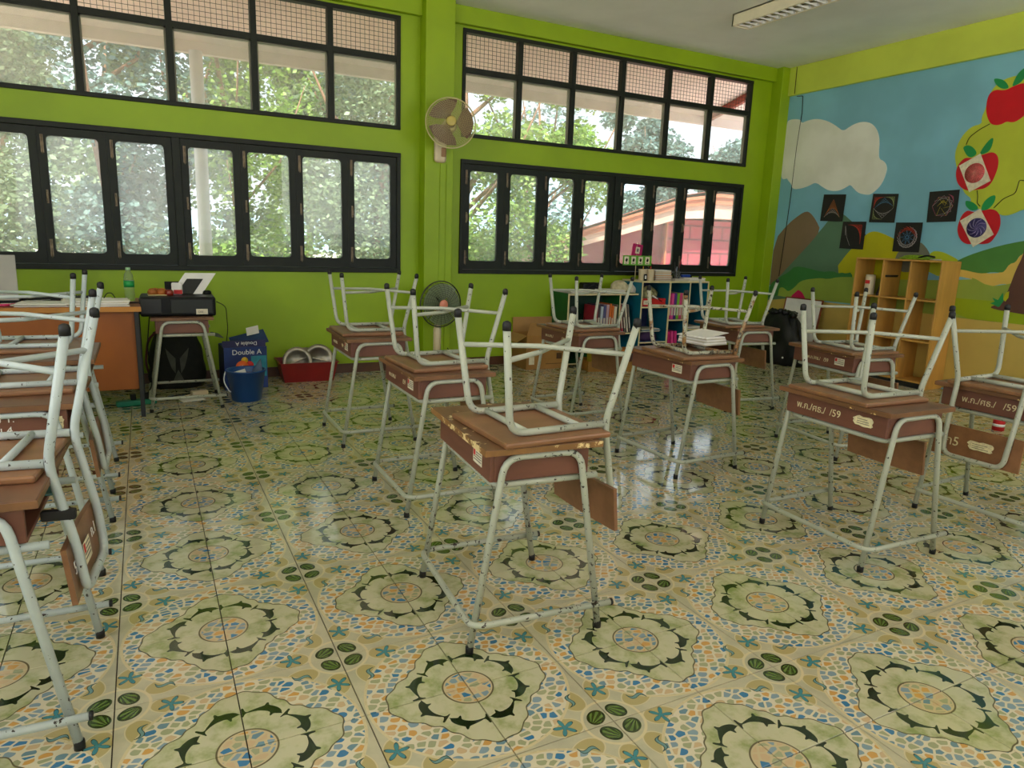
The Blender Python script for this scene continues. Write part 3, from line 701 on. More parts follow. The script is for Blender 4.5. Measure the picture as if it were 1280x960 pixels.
# laptop
lp=thing('laptop','open grey laptop seen from behind its screen on the teacher table','laptop',(-1.67,3.98,TZ),.05)
MB().rbox(-.17,.17,-.12,.12,0,.018,.004).build('keyboard_base',BLKP,lp)
GREYP=paint('silver_grey_plastic',(150,146,140),.5,.05,6,1.35)
MB().rbox(-.17,.17,0,.008,0,.29,.004,0,T((0,-.118,.02))@RX(-.10)).build('screen_lid',GREYP,lp)
kb=thing('keyboard','black computer keyboard lying across the teacher table','keyboard',(-1.28,4.10,TZ),-.03)
MB().rbox(-.22,.22,-.065,.065,0,.022,.004).build('body',BLKP,kb)
m=MB()
for i in range(14):
    for j in range(4): m.rbox(-.205+i*.0295,-.205+i*.0295+.025,-.055+j*.028,-.031+j*.028,.022,.028,.002,seg=1)
o=m.build('keys',BLK,kb); o['kind']='stuff'
for i,(x,y,rz,c,l) in enumerate(((-1.53,3.68,.25,(200,40,90),'pink capped marker pen lying near the front of the teacher table'),(-1.50,3.71,.12,(50,50,150),'blue marker pen lying beside the pink marker on the teacher table'),(-1.43,3.73,.3,(70,60,150),'violet capped pen leaning on the loose sheets of the teacher table'))):
    p=thing('marker_pen',l,'pen',(x,y,TZ+.009),rz,'marker pens on the teacher table')
    MB().tube([(-.07,0,0),(.02,0,0)],.008,10).build('barrel',PAP if i else paint('pink_plastic',(200,60,110),.4,.1,9,1.3),p)
    MB().tube([(.02,0,0),(.065,0,0)],.009,10).build('cap',paint('pen_cap_%d'%i,c,.4,.1,9,1.3),p)
sc=thing('scissors','open steel scissors standing out of the clutter on the teacher table','scissors',(-1.385,3.80,TZ+.025))
for s_ in (-1,1): MB().rbox(-.07,.07,-.006,.006,-.001,.001,.0008,0,RZ(s_*.35)@T((0,0,s_*.0012))).build('blade',paint('bright_steel',(190,190,190),.25,.05,9,1.2,metal=.8),sc)
# water bottle
def clear(name,tint,rough=.03):
    m,nt,b=base(name); b.inputs['Base Color'].default_value=tint; b.inputs['Roughness'].default_value=rough; b.inputs['Transmission Weight'].default_value=.9; b.inputs['IOR'].default_value=1.25
    return m
bt=thing('water_bottle','clear plastic water bottle with green label on the teacher table','bottle',(-.862,3.98,TZ))
MB().lathe([(.0,.0),(.029,.0),(.032,.008),(.031,.03),(.033,.05),(.031,.07),(.033,.09),(.033,.135),(.032,.15),(.026,.185),(.015,.205),(.0135,.222)],20).build('body',clear('clear_plastic',(.86,.95,.88,1)),bt)
MB().lathe([(.0338,.098),(.0338,.142)],20).build('label',paint('green_bottle_label',(20,128,62),.4,.15,30,1.4),bt)
m=MB()
MB().lathe([(.0155,.215),(.0155,.232),(.014,.234),(0,.2342)],16).build('cap',paint('pale_green_cap',(150,190,150),.4,.05,9,1.2),bt)
# pen-thin black earphone loop
o=MB().tube([(-1.02,3.93,TZ+.024),(-1.00,3.93,TZ+.06),(-.97,3.93,TZ+.062),(-.95,3.93,TZ+.024)],.003,6,.02).build('cable_loop',BLKP); tag(o,'small black cable loop standing up on the notebooks','cable')
o=MB().rbox(-.05,.05,-.006,.006,0,.01,.002).build('pen',BLKP,None,(-.85,3.80,TZ)); tag(o,'black pen at the right end of the teacher table','pen'); o.rotation_euler=(0,0,-.1)
# ---------------------------------------------------------------- printer on its desk
pr=thing('printer','black inkjet printer with paper in its rear feed, on the small desk','printer',(-.56,3.93,.6602),-.02)
MB().rbox(-.24,.24,-.17,.17,0,.135,.014).build('body',BLKP,pr)
MB().rbox(-.05,.22,-.176,-.168,.02,.118,.004).build('output_cover',paint('black_plastic_grey',(24,24,26),.3,.1,9,1),pr)
MB().rbox(-.245,-.10,-.172,.168,.012,.128,.012).build('ink_tank',BLK,pr)
Mt=T((.05,.10,.13))@RX(-.42)
LEAN=RX(-.42)@Matrix(((1,0,.5,0),(0,1,0,0),(0,0,.78,0),(0,0,0,1)))
MB().rbox(-.13,.13,-.004,.006,0,.10,.003,0,Mt).build('rear_support',BLKP,pr)
MB().box(-.105,.105,-.010,-.006,0,.21,0,T((.06,.10,.13))@LEAN).build('paper_sheet',PAP,pr)
MB().rbox(-.055,.055,-.016,-.011,0,.15,.003,0,T((.05,.10,.13))@LEAN).build('paper_guide',BLK,pr)
MB().box(.11,.185,-.1775,-.1765,.014,.052).build('sticker',STK,pr)
text('lettering','CISS',.018,BLKP,pr,T(Vector((.122,-.1777,.026)))@RX(PI/2))
MB().lathe([(.03,0),(.03,.02),(.02,.03)],12,0,T((.20,.10,.13))).build('feed_knob',BLKP,pr)
sn=thing('snack_tray','clear snack box of brown pastries on the left of the printer','food',(-.69,3.92,.796),.05)
MB().rbox(-.06,.06,-.045,.045,0,.006,.002).build('tray',paint('pale_card',(200,180,130),.6,.1,20,1.3),sn)
for x,y,r_ in ((-.03,-.01,.03),(.03,.0,.032),(-.01,.02,.028)): MB().lathe([(0,.006),(r_,.008),(r_*1.1,.025),(r_*.7,.045),(0,.05)],14,0,T((x,y,0))).build('pastry',paint('brown_pastry',(150,84,30),.6,.25,18,1.3),sn)
sn=thing('sweet_packet','white packet with red print on the printer beside the pastries','food',(-.56,3.96,.796),-.15)
MB().rbox(-.035,.035,-.02,.02,0,.085,.008).build('packet',PAP,sn); MB().rbox(-.02,.036,-.022,-.018,.005,.035,.001).build('red_print',STKR,sn)
sn=thing('jam_pot','small dark red jam pot on the printer in front of the white packet','food',(-.615,3.90,.796))
MB().lathe([(0,0),(.026,0),(.030,.01),(.028,.032),(.02,.04),(0,.041)],16).build('pot',paint('dark_red_jam',(110,30,16),.25,.3,20,1.3),sn)
# ---------------------------------------------------------------- things along the window wall
def bag_mesh(rx,ry,h,n=22,m=14,seed=1,neck=.35,amp=1.,pw=3):
    rr=random.Random(seed); mb=MB(); v=[];f=[]
    ph=[rr.uniform(0,6.28) for _ in range(6)]
    for i in range(m+1):
        t=i/m; z=h*t
        w_=(1-t**pw*(1-neck)) if t<1 else 0
        w_*=(.86+.14*math.sin(min(1,t*4)*PI/2))
        for k in range(n):
            a=2*PI*k/n; ca,sa=math.cos(a),math.sin(a)
            sq=(abs(ca)**2.6+abs(sa)**2.6)**(-1/2.6)
            wr=1+amp*(.05*math.sin(5*a+ph[0]+t*5)+.04*math.sin(9*a+ph[1]-t*8)+.03*math.sin(14*a+ph[2]+t*13))
            v.append((rx*w_*sq*ca*wr,ry*w_*sq*sa*wr,z+.012*math.sin(3*a+ph[3])*t))
    for i in range(m):
        for k in range(n): f.append((i*n+k,i*n+(k+1)%n,(i+1)*n+(k+1)%n,(i+1)*n+k))
    f.append(list(range(n))[::-1]); f.append([m*n+k for k in range(n)])
    mb.add(v,f,0,True); return mb
CLOTH=paint('black_bag_cloth',(26,27,22),.85,.3,14,1.1,bm=.2)
bg_=thing('drawstring_bag','dark drawstring backpack with grey emblem standing under the printer desk','bag',(-.57,4.56,0))
bag_mesh(.205,.12,.47,seed=3,neck=.62).build('sack',CLOTH,bg_)
EM=paint('grey_bag_print',(74,76,68),.8,.15,20,1.1)
m=MB()
for s_ in (-1,1):
    m.prism([(s_*.015,.25),(s_*.085,.335),(s_*.07,.255),(s_*.045,.17),(s_*.02,.13)],-.001,.001,0,T((0,-.128,.0))@RX(PI/2))
m.prism([(-.045,.06),(.045,.06),(.0,.16)],-.001,.001,0,T((0,-.128,0))@RX(PI/2))
m.build('emblem',EM,bg_)
MB().tube([(-.16,-.06,.45),(-.10,-.10,.48),(0,-.11,.485),(.1,-.10,.47),(.16,-.05,.45)],.007,6,.05).build('drawstring',BLKP,bg_)
MB().tube([(-.19,.0,.06),(-.23,-.05,.20),(-.2,-.06,.40),(-.13,-.08,.47)],.009,6,.08).build('shoulder_strap',paint('dark_red_piping',(70,24,20),.7,.2,9,1.1),bg_)
# box of copier paper with folded lid
BL=paint('blue_carton_print',(28,52,112),.45,.35,5,1.2); BLD=paint('dark_navy_carton',(36,36,84),.5,.2,6,1.1); TEA=paint('teal_carton_print',(40,130,150),.45,.3,7,1.2)  # teal is a plain print on the carton
bx=thing('paper_carton','blue copier paper carton with open lid standing behind the blue bucket','box',(-.085,4.42,0),.06)
for a in ((-.165,.165,-.135,-.130),(-.165,.165,.13,.135)): MB().box(a[0],a[1],a[2],a[3],.002,.345).build('carton_wall',BL,bx)
for x in (-.165,.161): MB().box(x,x+.004,-.13,.13,.002,.345).build('carton_wall',BLD,bx)
MB().box(-.16,.16,-.13,.13,.002,.006).build('carton_floor',BLD,bx)
fl_=MB().box(-.175,.155,-.006,0,-.002,.05,0,T((0,-.137,.35))).build('front_flap',BLD,bx)
MB().box(-.23,-.165,-.13,.12,-.002,.002,0,T((0,0,.385))@RY(.25)).build('side_flap',BLD,bx)
MB().box(-.12,.16,-.12,.10,-.002,.002,0,T((.03,.0,.385))@RX(.35)@RY(-.25)).build('top_flap',BL,bx)
MB().box(.02,.12,-.02,.05,0,.004,0,T((.02,0,.43))@RX(1.0)@RY(-.5)).build('paper_scrap',PAP,bx)
WT=paint('white_carton_print',(214,214,222),.5,.05,9,1.4)
text('lettering','Double A',.058,WT,bx,T(Vector((-.105,-.1358,.285)))@RX(PI/2)@Matrix.Shear('XZ',4,(0,0)))
text('lettering','Double A',.042,WT,bx,T(Vector((.09,-.1438,.388)))@RX(PI/2)@RZ(PI))
MB().lathe([(0,0),(.05,0),(.05,.001),(0,.001)],24,0,T((-.03,-.1355,.185))@RX(PI/2)).build('orange_disc',paint('orange_carton_print',(196,84,24),.5,.15,9,1.3),bx)
MB().lathe([(0,0),(.035,0),(.035,.001),(0,.001)],24,0,T((.025,-.1352,.195))@RX(PI/2)).build('red_disc',STKR,bx)
MB().lathe([(0,0),(.026,0),(.026,.001),(0,.001)],24,0,T((-.01,-.1354,.238))@RX(PI/2)).build('yellow_disc',paint('gold_carton_print',(190,150,30),.5,.15,9,1.3),bx)
text('lettering','เอ',.05,WT,bx,T(Vector((-.055,-.1372,.168)))@RX(PI/2))
MB().box(.04,.16,-.1356,-.135,.10,.27).build('teal_print',TEA,bx)
# bucket
bk=thing('bucket','blue plastic bucket used as a waste bin in front of the paper carton','bucket',(-.125,3.90,0))
BUB=paint('blue_bucket_plastic',(10,58,116),.3,.12,4,1.35)
MB().lathe([(0,.004),(.100,.0),(.106,.004),(.138,.222),(.146,.226),(.146,.236),(.138,.238),(.132,.226),(.098,.012),(0,.012)],32).build('pail',BUB,bk)
MB().tube([(-.145,0,.225),(-.165,-.03,.16),(-.13,-.075,.09),(-.118,-.08,.085)],.004,6,.06).build('handle',WT,bk)
MB().lathe([(0,.17),(.11,.18),(.12,.19),(.06,.205),(0,.20)],14).build('rubbish',paint('brown_rubbish',(110,80,60),.7,.4,20,1.2),bk)
MB().box(-.06,.03,-.05,.02,.0,.02,0,T((-.03,-.02,.21))@RX(.3)@RY(-.3)).build('crumpled_paper',PAP,bk)
MB().lathe([(0,.0),(.04,.01),(.02,.07),(.004,.11),(0,.112)],10,0,T((.08,.0,.20))@RY(.25)).build('plastic_bag',clear('clear_film',(.9,.93,.92,1),.3),bk)
# red tray of stainless plates
REDP=paint('dark_red_plastic',(112,16,16),.4,.15,5,1.35)
tr=thing('red_tray','dark red plastic tray on the floor against the window wall','tray',(.455,4.56,0),-.03)
m=MB(); 
def tub(m,w0,d0,w1,d1,h,t=.004):
    v=[];
    for (w_,d_,z) in ((w0,d0,0),(w1,d1,h),(w1+.012,d1+.012,h+.002),(w1+.012,d1+.012,h+.008),(w1-t,d1-t,h+.006),(w0-t,d0-t,t)):
        v+=[(-w_,-d_,z),(w_,-d_,z),(w_,d_,z),(-w_,d_,z)]
    f=[(3,2,1,0)]
    for i in range(5):
        for k in range(4): f.append((i*4+k,i*4+(k+1)%4,i*4+4+(k+1)%4,i*4+4+k))
    f.append((20,21,22,23)); m.add(v,f)
tub(m,.205,.13,.24,.16,.165); m.build('tub',REDP,tr)
STAIN=paint('stainless_steel',(150,142,128),.32,.1,5,1.0,metal=.75)
for i,(x,y,z,rx,ry,r_,lb) in enumerate(((.37,4.52,.165,1.15,-.35,.125,'left stainless steel plate leaning in the red tray'),(.56,4.57,.165,1.25,.25,.135,'right stainless steel plate leaning in the red tray'),(.46,4.60,.15,1.1,.05,.12,'stainless steel bowl behind the two plates in the red tray'))):
    p=thing('steel_plate' if i<2 else 'steel_bowl',lb,'dishes',(x,y,z),0,'stainless dishes in the red tray'); p.rotation_euler=(rx,ry,0)
    MB().lathe([(0,.0),(r_*.62,.002),(r_*.72,.03),(r_*.98,.034),(r_,.030),(r_*.98,.027),(r_*.74,.022),(r_*.64,-.004),(0,-.006)],28).build('dish',STAIN,p)
    MB().box(-r_*.62,r_*.62,-.003,.003,.002,.026).build('divider',STAIN,p)
# pedestal fan
def fan_head(parent,R0,blade_mat,guard_mat,hub_mat,nb,rings,rays,wire=.0018):
    """axis along -y (towards the room), centre at the origin"""
    mt=MB().lathe([(0,.02),(.05,.02),(.062,.05),(.058,.12),(.03,.14),(0,.14)],18,0,RX(-PI/2)).build('motor_housing',guard_mat if wire<.0019 else hub_mat,parent)
    b=MB()
    for k in range(nb):
        v=[];a0=2*PI*k/nb
        for i in range(6):
            t=i/5; r_=.035+(R0*.92-.035)*t; sp=(.35+.62*math.sin(min(1,t*1.15)*PI*.62)); 
            for j in range(5):
                s_=j/4-.5; a=a0+s_*sp*1.7; v.append((r_*math.cos(a),-.02+.05*s_*(1-.3*t),r_*math.sin(a)))
        f=[(i*5+j,i*5+j+1,i*5+6+j,i*5+5+j) for i in range(5) for j in range(4)]
        MB().add(v,f,0,True).build('blade',blade_mat,parent)
    MB().lathe([(0,-.035),(.034,-.035),(.040,-.028),(.04,.01),(0,.01)],20,0,RX(-PI/2)@RX(PI)).build('blade_hub',blade_mat,parent)
    g=MB()
    for s_,dep in ((-1,.055),(1,.05)):
        for q in range(1,rings+1):
            t=q/rings; rr=.045+(R0-.045)*t; y=s_*dep*math.sqrt(max(0,1-t*t*.97)); g.ring((0,y,0),rr,wire,'y',36,5)
        for k in range(rays):
            a=2*PI*k/rays
            P=[]
            for q in range(6):
                t=q/5; rr=.04+(R0-.04)*t; P.append((rr*math.cos(a+ t*.25),s_*dep*math.sqrt(max(0,1-t*t*.97)),rr*math.sin(a+t*.25)))
            g.tube(P,wire*.8,4)
    o=g.build('guard_wires',guard_mat,parent)
    MB().ring((0,0,0),R0+.002,.0055,'y',48,8).build('guard_rim',guard_mat,parent)
    MB().lathe([(0,0),(.042,0),(.044,.006),(.036,.012),(0,.013)],24,0,T((0,-.052,0))@RX(PI/2)).build('guard_badge',hub_mat,parent)
FB=paint('grey_green_fan_blade',(112,124,92),.4,.1,6,1.2); PINKH=paint('pink_hub_plastic',(196,120,100),.4,.08,6,1.35); FG=paint('dark_fan_wire',(54,56,40),.4,.1,9,1.1); FWP=paint('ivory_fan_plastic',(192,176,148),.4,.06,6,1.4)
pf=thing('pedestal_fan','ivory pedestal fan with dark wire guard standing before the wall column','fan',(1.60,4.36,0),.12)
hd=link('fan_head',None,pf,(0,-.06,.672)); hd.empty_display_size=.05
fan_head(hd,.205,FB,FG,PINKH,4,9,24,.0017)
MB().lathe([(0,0),(.19,0),(.195,.012),(.17,.035),(.05,.055),(.04,.09),(0,.09)],28).build('base',FWP,pf)
MB().lathe([(.036,.06),(.036,.44),(.030,.45),(.026,.56),(0,.56)],18).build('column',FWP,pf)
MB().rbox(-.03,.03,-.03,.06,.54,.66,.012).build('neck',FWP,pf)
# wall fan
WG=paint('cream_fan_rim',(186,176,130),.4,.06,6,1.35); BB=paint('brown_fan_blade',(98,72,58),.4,.1,6,1.25); YH=paint('yellowed_hub',(176,158,86),.4,.06,6,1.3)
wf=thing('wall_fan','cream wall fan with brown blades mounted high on the column','fan',(1.69,4.60,2.06),0)
MB().rbox(-.058,.058,-.05,0,-.13,.13,.03,seg=4).build('wall_bracket',FWP,wf)
MB().rbox(.0,.045,-.054,-.045,-.08,.0,.008).build('switch_plate',paint('tan_switch_plate',(150,110,76),.5,.1,9,1.3),wf)
MB().tube([(0,-.03,.10),(0,-.07,.17),(0,-.12,.185)],.024,10,.03).build('arm',FWP,wf)
hd=link('fan_head',None,wf,(.0,-.265,.185),(-.16,0,-.30)); hd.empty_display_size=.05
fan_head(hd,.215,BB,WG,YH,3,14,60,.0009)
# conduit and cable lines on column
for x in (1.70,1.762):
    o=MB().tube([(x,4.597,.086),(x,4.597,1.92)],.0028,6).build('cable_duct',LIME); tag(o,'green painted thin conduit running down the column, %s of the wall fan'%('left' if x<1.73 else 'right'),'conduit')
o=MB().tube([(XW-.004,y,z) for y,z in [(4.497,3.0),(4.411,2.991),(4.397,2.816),(4.419,2.424),(4.427,1.839),(4.449,1.33),(4.468,.95)]],.004,6,.01).build('wall_cable',BLKP); tag(o,'thin black cable running down the mural wall through the cloud','cable')
o=MB().tube([(XW-.049,4.50,3.31),(XW-.049,4.495,3.02)],.004,6).build('beam_cable',BLKP); tag(o,'short black cable hanging down the green beam above the mural','cable')
o=MB().tube([(1.72,4.40,.25),(1.80,4.43,.15),(1.95,4.55,.03),(2.1,4.5,.006),(2.3,4.45,.006),(2.35,4.62,.006),(2.2,4.66,.006)],.004,6,.06).build('fan_cable',BLKP); tag(o,'black power cable of the pedestal fan lying on the floor','cable')
# ---------------------------------------------------------------- cardboard box
CARD=paint('brown_cardboard',(140,100,50),.8,.1,5,1.4); CARDL=paint('inner_cardboard',(150,112,66),.8,.1,5,1.4)
cb=thing('cardboard_box','open brown cardboard box on the floor left of the green bookshelf','box',(2.80,4.53,0),-.04)
for a in ((-.24,.24,-.17,-.166),(-.24,.24,.166,.17)): MB().box(a[0],a[1],a[2],a[3],.001,.34).build('carton_wall',CARD,cb)
for x in (-.24,.236): MB().box(x,x+.004,-.166,.166,.001,.34).build('carton_wall',CARD,cb)
MB().box(-.236,.236,-.166,.166,.001,.005).build('carton_floor',CARDL,cb)
MB().box(-.24,.24,0,.15,-.002,.002,0,T((0,-.168,.34))@RX(2.0)).build('front_flap',CARDL,cb)
MB().box(-.24,.24,-.002,.002,0,.15,0,T((0,.168,.34))@RX(-.05)).build('back_flap',CARDL,cb)
MB().box(-.13,0,-.165,.165,-.002,.002,0,T((-.24,0,.34))@RY(-.5)).build('side_flap',CARDL,cb)
MB().box(0,.13,-.165,.165,-.002,.002,0,T((.234,0,.34))@RY(-1.35)).build('side_flap',CARDL,cb)
MB().box(-.21,-.15,-.1712,-.1705,.05,.13).build('label',STK,cb)
MB().box(-.02,.20,-.1712,-.1705,.05,.056).box(.06,.2,-.1712,-.1705,.2,.215).box(.1,.16,-.1712,-.1705,.10,.16).build('printing',paint('dark_carton_print',(84,58,30),.8,.1,9,1.1),cb)
# ---------------------------------------------------------------- bookshelves
GRN=paint('green_shelf_board',(16,84,36),.5,.15,4,1.2); DKG=paint('dark_green_shelf_back',(14,56,36),.5,.15,4,1.2); EDG=paint('pale_shelf_edge',(186,172,132),.5,.08,9,1.4)
TEAL=paint('teal_shelf_board',(10,96,118),.45,.15,4,1.2); BLU=paint('blue_shelf_board',(14,74,140),.45,.15,4,1.2); NAV=paint('navy_shelf_back',(18,28,70),.5,.15,4,1.2)
def board(parent,name,x0,x1,y0,y1,z0,z1,mat):
    b=MB().rbox(x0,x1,y0+.004,y1,z0,z1,.001).build(name,mat,parent)
    MB().box(x0,x1,y0,y0+.0045,z0,z1).build('edge_band',EDG,b)
gs=thing('bookshelf','low dark green bookshelf with pale edges under the right window','shelf',(3.02,4.39,0))
W_=.90; H_=.735
board(gs,'side_board',0,.018,0,.33,0,H_,GRN); board(gs,'side_board',W_-.018,W_,0,.33,0,H_,GRN); board(gs,'top_board',0,W_,0,.33,H_,H_+.018,GRN)
board(gs,'middle_board',.645,.660,.01,.33,.42,H_,GRN); board(gs,'middle_board',.30,.315,.01,.33,.02,.32,GRN)
board(gs,'shelf_board',.018,W_-.018,.005,.33,.32,.335,GRN); board(gs,'shelf_board',.018,W_-.018,.005,.33,.02,.035,GRN)
MB().box(.0,W_,.322,.328,.02,H_).build('back_board',DKG,gs)
bs=thing('bookshelf','tall blue and teal bookshelf crowded with papers right of the green bookshelf','shelf',(3.90,4.34,0))
W_=.93; H_=.87
board(bs,'side_board',0,.016,0,.36,0,H_,TEAL); board(bs,'side_board',W_-.016,W_,0,.36,0,H_,TEAL); board(bs,'top_board',0,W_,0,.36,H_,H_+.018,EDG)
board(bs,'middle_board',.372,.392,0,.36,0,H_,TEAL); board(bs,'middle_board',.655,.670,0,.36,0,H_,TEAL)
for z in (.22,.60): board(bs,'shelf_board',.016,.372,.004,.36,z,z+.015,BLU)
for z in (.02,.455,.30): board(bs,'shelf_board',.392,.655,.004,.36,z,z+.015,BLU) if z!=.30 else None
for z in (.16,.345,.565): board(bs,'shelf_board',.670,W_-.016,.004,.36,z,z+.015,TEAL)
MB().box(0,.38,.352,.358,.02,H_).build('back_board',NAV,bs); MB().box(.38,W_,.352,.358,.02,H_).build('back_board',DKG,bs)
def upright_book(name,lb,grp,x,y,z,th,h,dp,c,lean=0,cat='book'):
    o=thing(name,lb,cat,(x,y,z),0,grp); o.rotation_euler=(0,lean,0)
    k='cover_%d_%d_%d'%c
    MB().box(0,th,0,dp,0,h).build('cover',paint(k,c,.4,.12,12,1.35),o)
    MB().box(th*.15,th*.85,-.0006,.0,h*.15,h*.55).build('spine_print',PAPG,o)
    return o
cols=[(150,40,50),(60,50,60),(150,160,170),(70,70,110),(160,130,140),(170,84,30),(178,90,34),(190,180,160),(70,60,50)]
nm=['red','dark','pale grey','navy','mauve','orange','rust orange','cream','brown']
x=3.375
for c,n_ in zip(cols,nm):
    th=R.uniform(.022,.034); upright_book('magazine','%s magazine standing in the left row of the green bookshelf'%n_,'magazines in the left row of the green bookshelf',x,4.42,.3352,th,R.uniform(.27,.31),.22,c,.03,'magazine'); x+=th+.006
x=3.70
for i,(c,n_) in enumerate(zip([(120,110,96),(150,50,66),(70,60,56),(190,180,160),(100,90,86)],['grey','crimson','brown black','cream','slate'])):
    upright_book('magazine','%s magazine leaning in the right compartment of the green bookshelf'%n_,'magazines leaning in the green bookshelf',x,4.42,.3352,.018,.30,.2,c,-.16,'magazine'); x+=.033
x=3.10
o=thing('wire_basket','black wire document rack in the left compartment of the green bookshelf','rack',(3.09,4.45,.3352))
for k in range(4): MB().tube([(k*.06,0,.0),(k*.06,0,.20-k*.012),(k*.06+.04,.15,.20),(k*.06+.04,.15,0)],.003,6,.02).build('wire',BLKP,o)
MB().rbox(0,.22,0,.15,0,.012,.002).build('red_base',STKR,o)
# on top of the green shelf
sheet_pile('paper_stack','large sheets and boards lying on the left of the green bookshelf','papers',3.26,4.54,.7535,.44,.28,4,[PAPG,PAP],.05,.02,.006)
sheet_pile('paper_stack','curling loose papers on the middle of the green bookshelf','papers',3.60,4.52,.7535,.26,.24,5,[PAP,PAPG],.1,.02,.007)
o=thing('pouch','black bag lying on the papers of the green bookshelf','bag',(3.42,4.60,.778)); MB().rbox(-.12,.12,-.05,.05,0,.075,.02,seg=3).build('body',BLKP,o); MB().tube([(-.06,-.05,.03),(0,-.07,.06),(.06,-.05,.03)],.006,6,.03).build('handle',BLK,o)
o=thing('crumpled_bag','crumpled beige paper bag on the right of the green bookshelf','bag',(3.76,4.55,.7535)); bag_mesh(.10,.09,.12,seed=9,neck=.4).build('bag',paint('beige_paper_bag',(176,164,134),.8,.2,20,1.35,bm=.4),o)
o=thing('crumpled_bag','small pale cloth bundle beside the paper bag on the green bookshelf','bag',(3.88,4.50,.7535)); bag_mesh(.06,.06,.08,seed=12,neck=.5).build('bag',PAPG,o)
# wooden crate with books under green shelf front
cr=thing('wooden_crate','low wooden crate with a yellow box on the floor before the bookshelves','crate',(3.40,4.18,0),-.25)
WCR=wood('crate_wood',(150,106,40),.6,None,(2,9,9),1.3)
for y in (-.15,.14): MB().rbox(-.26,.26,y,y+.012,.0,.10,.002).build('slat',WCR,cr)
for x in (-.26,.248): MB().rbox(x,x+.012,-.138,.14,.0,.10,.002).build('end_board',WCR,cr)
MB().rbox(-.248,.248,-.138,.138,.0,.01,.002).build('bottom',WCR,cr)
o=thing('storage_box','dark brown book box standing in the wooden crate','box',(3.45,4.16,.0102),-.25); MB().rbox(-.17,.17,-.10,.10,0,.20,.004).build('body',paint('dark_brown_box',(74,44,32),.5,.15,6,1.3),o); MB().rbox(-.172,.172,-.102,.102,.17,.205,.004).build('lid',paint('orange_paper_lid',(170,104,36),.6,.3,12,1.3),o)
o=thing('storage_box','narrow yellow carton standing in the left of the wooden crate','box',(3.225,4.20,.0102),-.25); MB().rbox(-.03,.03,-.08,.08,0,.22,.003).build('body',paint('yellow_carton',(166,148,40),.5,.2,16,1.3),o); MB().box(-.02,.02,-.0812,-.08,.04,.15).build('label',PAPG,o)
# blue shelf contents
x=4.305
for i,(c,n_) in enumerate(zip([(178,20,96),(196,70,130),(74,40,110),(104,158,48),(186,60,110),(168,140,110)],['deep pink','rose','purple','lime green','magenta','tan'])):
    upright_book('ring_binder','%s binder standing in the upper middle of the blue bookshelf'%n_,'binders in the upper middle of the blue bookshelf',x,4.375,.4702,.034,.285,.24,c,0,'binder'); x+=.038
x=4.30
for i,(c,n_) in enumerate(zip([(104,158,48),(178,20,96),(196,60,126),(186,40,110)],['lime green','deep pink','rose','magenta'])):
    upright_book('ring_binder','%s binder leaning in the lower middle of the blue bookshelf'%n_,'binders in the lower middle of the blue bookshelf',x,4.375,.0352,.034,.30,.24,c,-.10 if i else -.06,'binder'); x+=.048
o=thing('red_box','red storage box with white label in the upper left of the blue bookshelf','box',(3.925,4.37,.6152)); MB().rbox(0,.33,0,.25,0,.085,.004).build('box',paint('bright_red_card',(164,24,26),.4,.1,6,1.35),o); MB().box(.03,.12,-.001,.0,.02,.065).build('label',STK,o); text('lettering','01',.03,STKG,o,T(Vector((.055,-.0014,.03)))@RX(PI/2))
o=thing('craft_scraps','heap of craft scraps on the red box in the blue bookshelf','crafts',(4.07,4.47,.7005)); bag_mesh(.12,.08,.12,seed=21,neck=.2).build('heap',paint('mixed_scraps',(120,116,80),.7,.6,26,1.3,bm=.4),o); MB().rbox(-.01,.15,-.10,-.085,.02,.035,.003,0,RY(.45)).build('white_tube',PAP,o)
o=thing('folded_cloth','dark purple cloth folded on the middle left shelf of the blue bookshelf','cloth',(4.09,4.50,.2352)); bag_mesh(.15,.11,.10,seed=22,neck=.6).build('cloth',paint('dark_purple_cloth',(54,30,70),.8,.2,12,1.2,bm=.3),o)
sheet_pile('paper_stack','grey folders lying on the middle left shelf board of the blue bookshelf','papers',4.10,4.50,.3362,.26,.2,3,[PAPG,paint('teal_folder',(40,90,110),.5,.1,9,1.2)],.04,.01,.01)
sheet_pile('paper_stack','papers lying on the upper right shelf of the blue bookshelf','papers',4.69,4.50,.5802,.20,.24,4,[PAPG,PAP],.02,.008,.008)
sheet_pile('paper_stack','papers lying on the lower right shelf of the blue bookshelf','papers',4.69,4.50,.3602,.20,.24,3,[PAPG,PAP],-.02,.008,.008)
# on top of the blue shelf
BT=.8882
for i,(x,y,lb) in enumerate(((3.955,4.42,'left white plastic pot on the corner of the blue bookshelf'),(4.055,4.42,'right white plastic pot on the corner of the blue bookshelf'))):
    o=thing('plastic_pot',lb,'cup',(x,y,BT),0,'white pots on the blue bookshelf'); MB().lathe([(0,0),(.038,0),(.040,.004),(.045,.118),(.047,.12),(.044,.12),(.037,.006),(0,.006)],20).build('cup',FWP,o)
    MB().tube([(.0,.0,.01),(.012,.01,.15)],.005,6).build('brush',paint('pot_brush_%d'%i,(170,60,30) if i else (190,150,30),.5,.1,9,1.2),o)
o=thing('black_tag','small black and white card propped behind the pots on the blue bookshelf','card',(3.955,4.365,BT)); MB().rbox(-.02,.02,0,.006,0,.07,.002).build('frame',BLKP,o); MB().box(-.010,.010,-.0008,0,.02,.055).build('white_panel',PAP,o)
bc=[(176,150,110),(186,120,60),(176,96,60),(60,50,44),(200,190,170),(210,206,200)]
bl=['dark','orange brown','rust','tan','cream','white']
z=BT
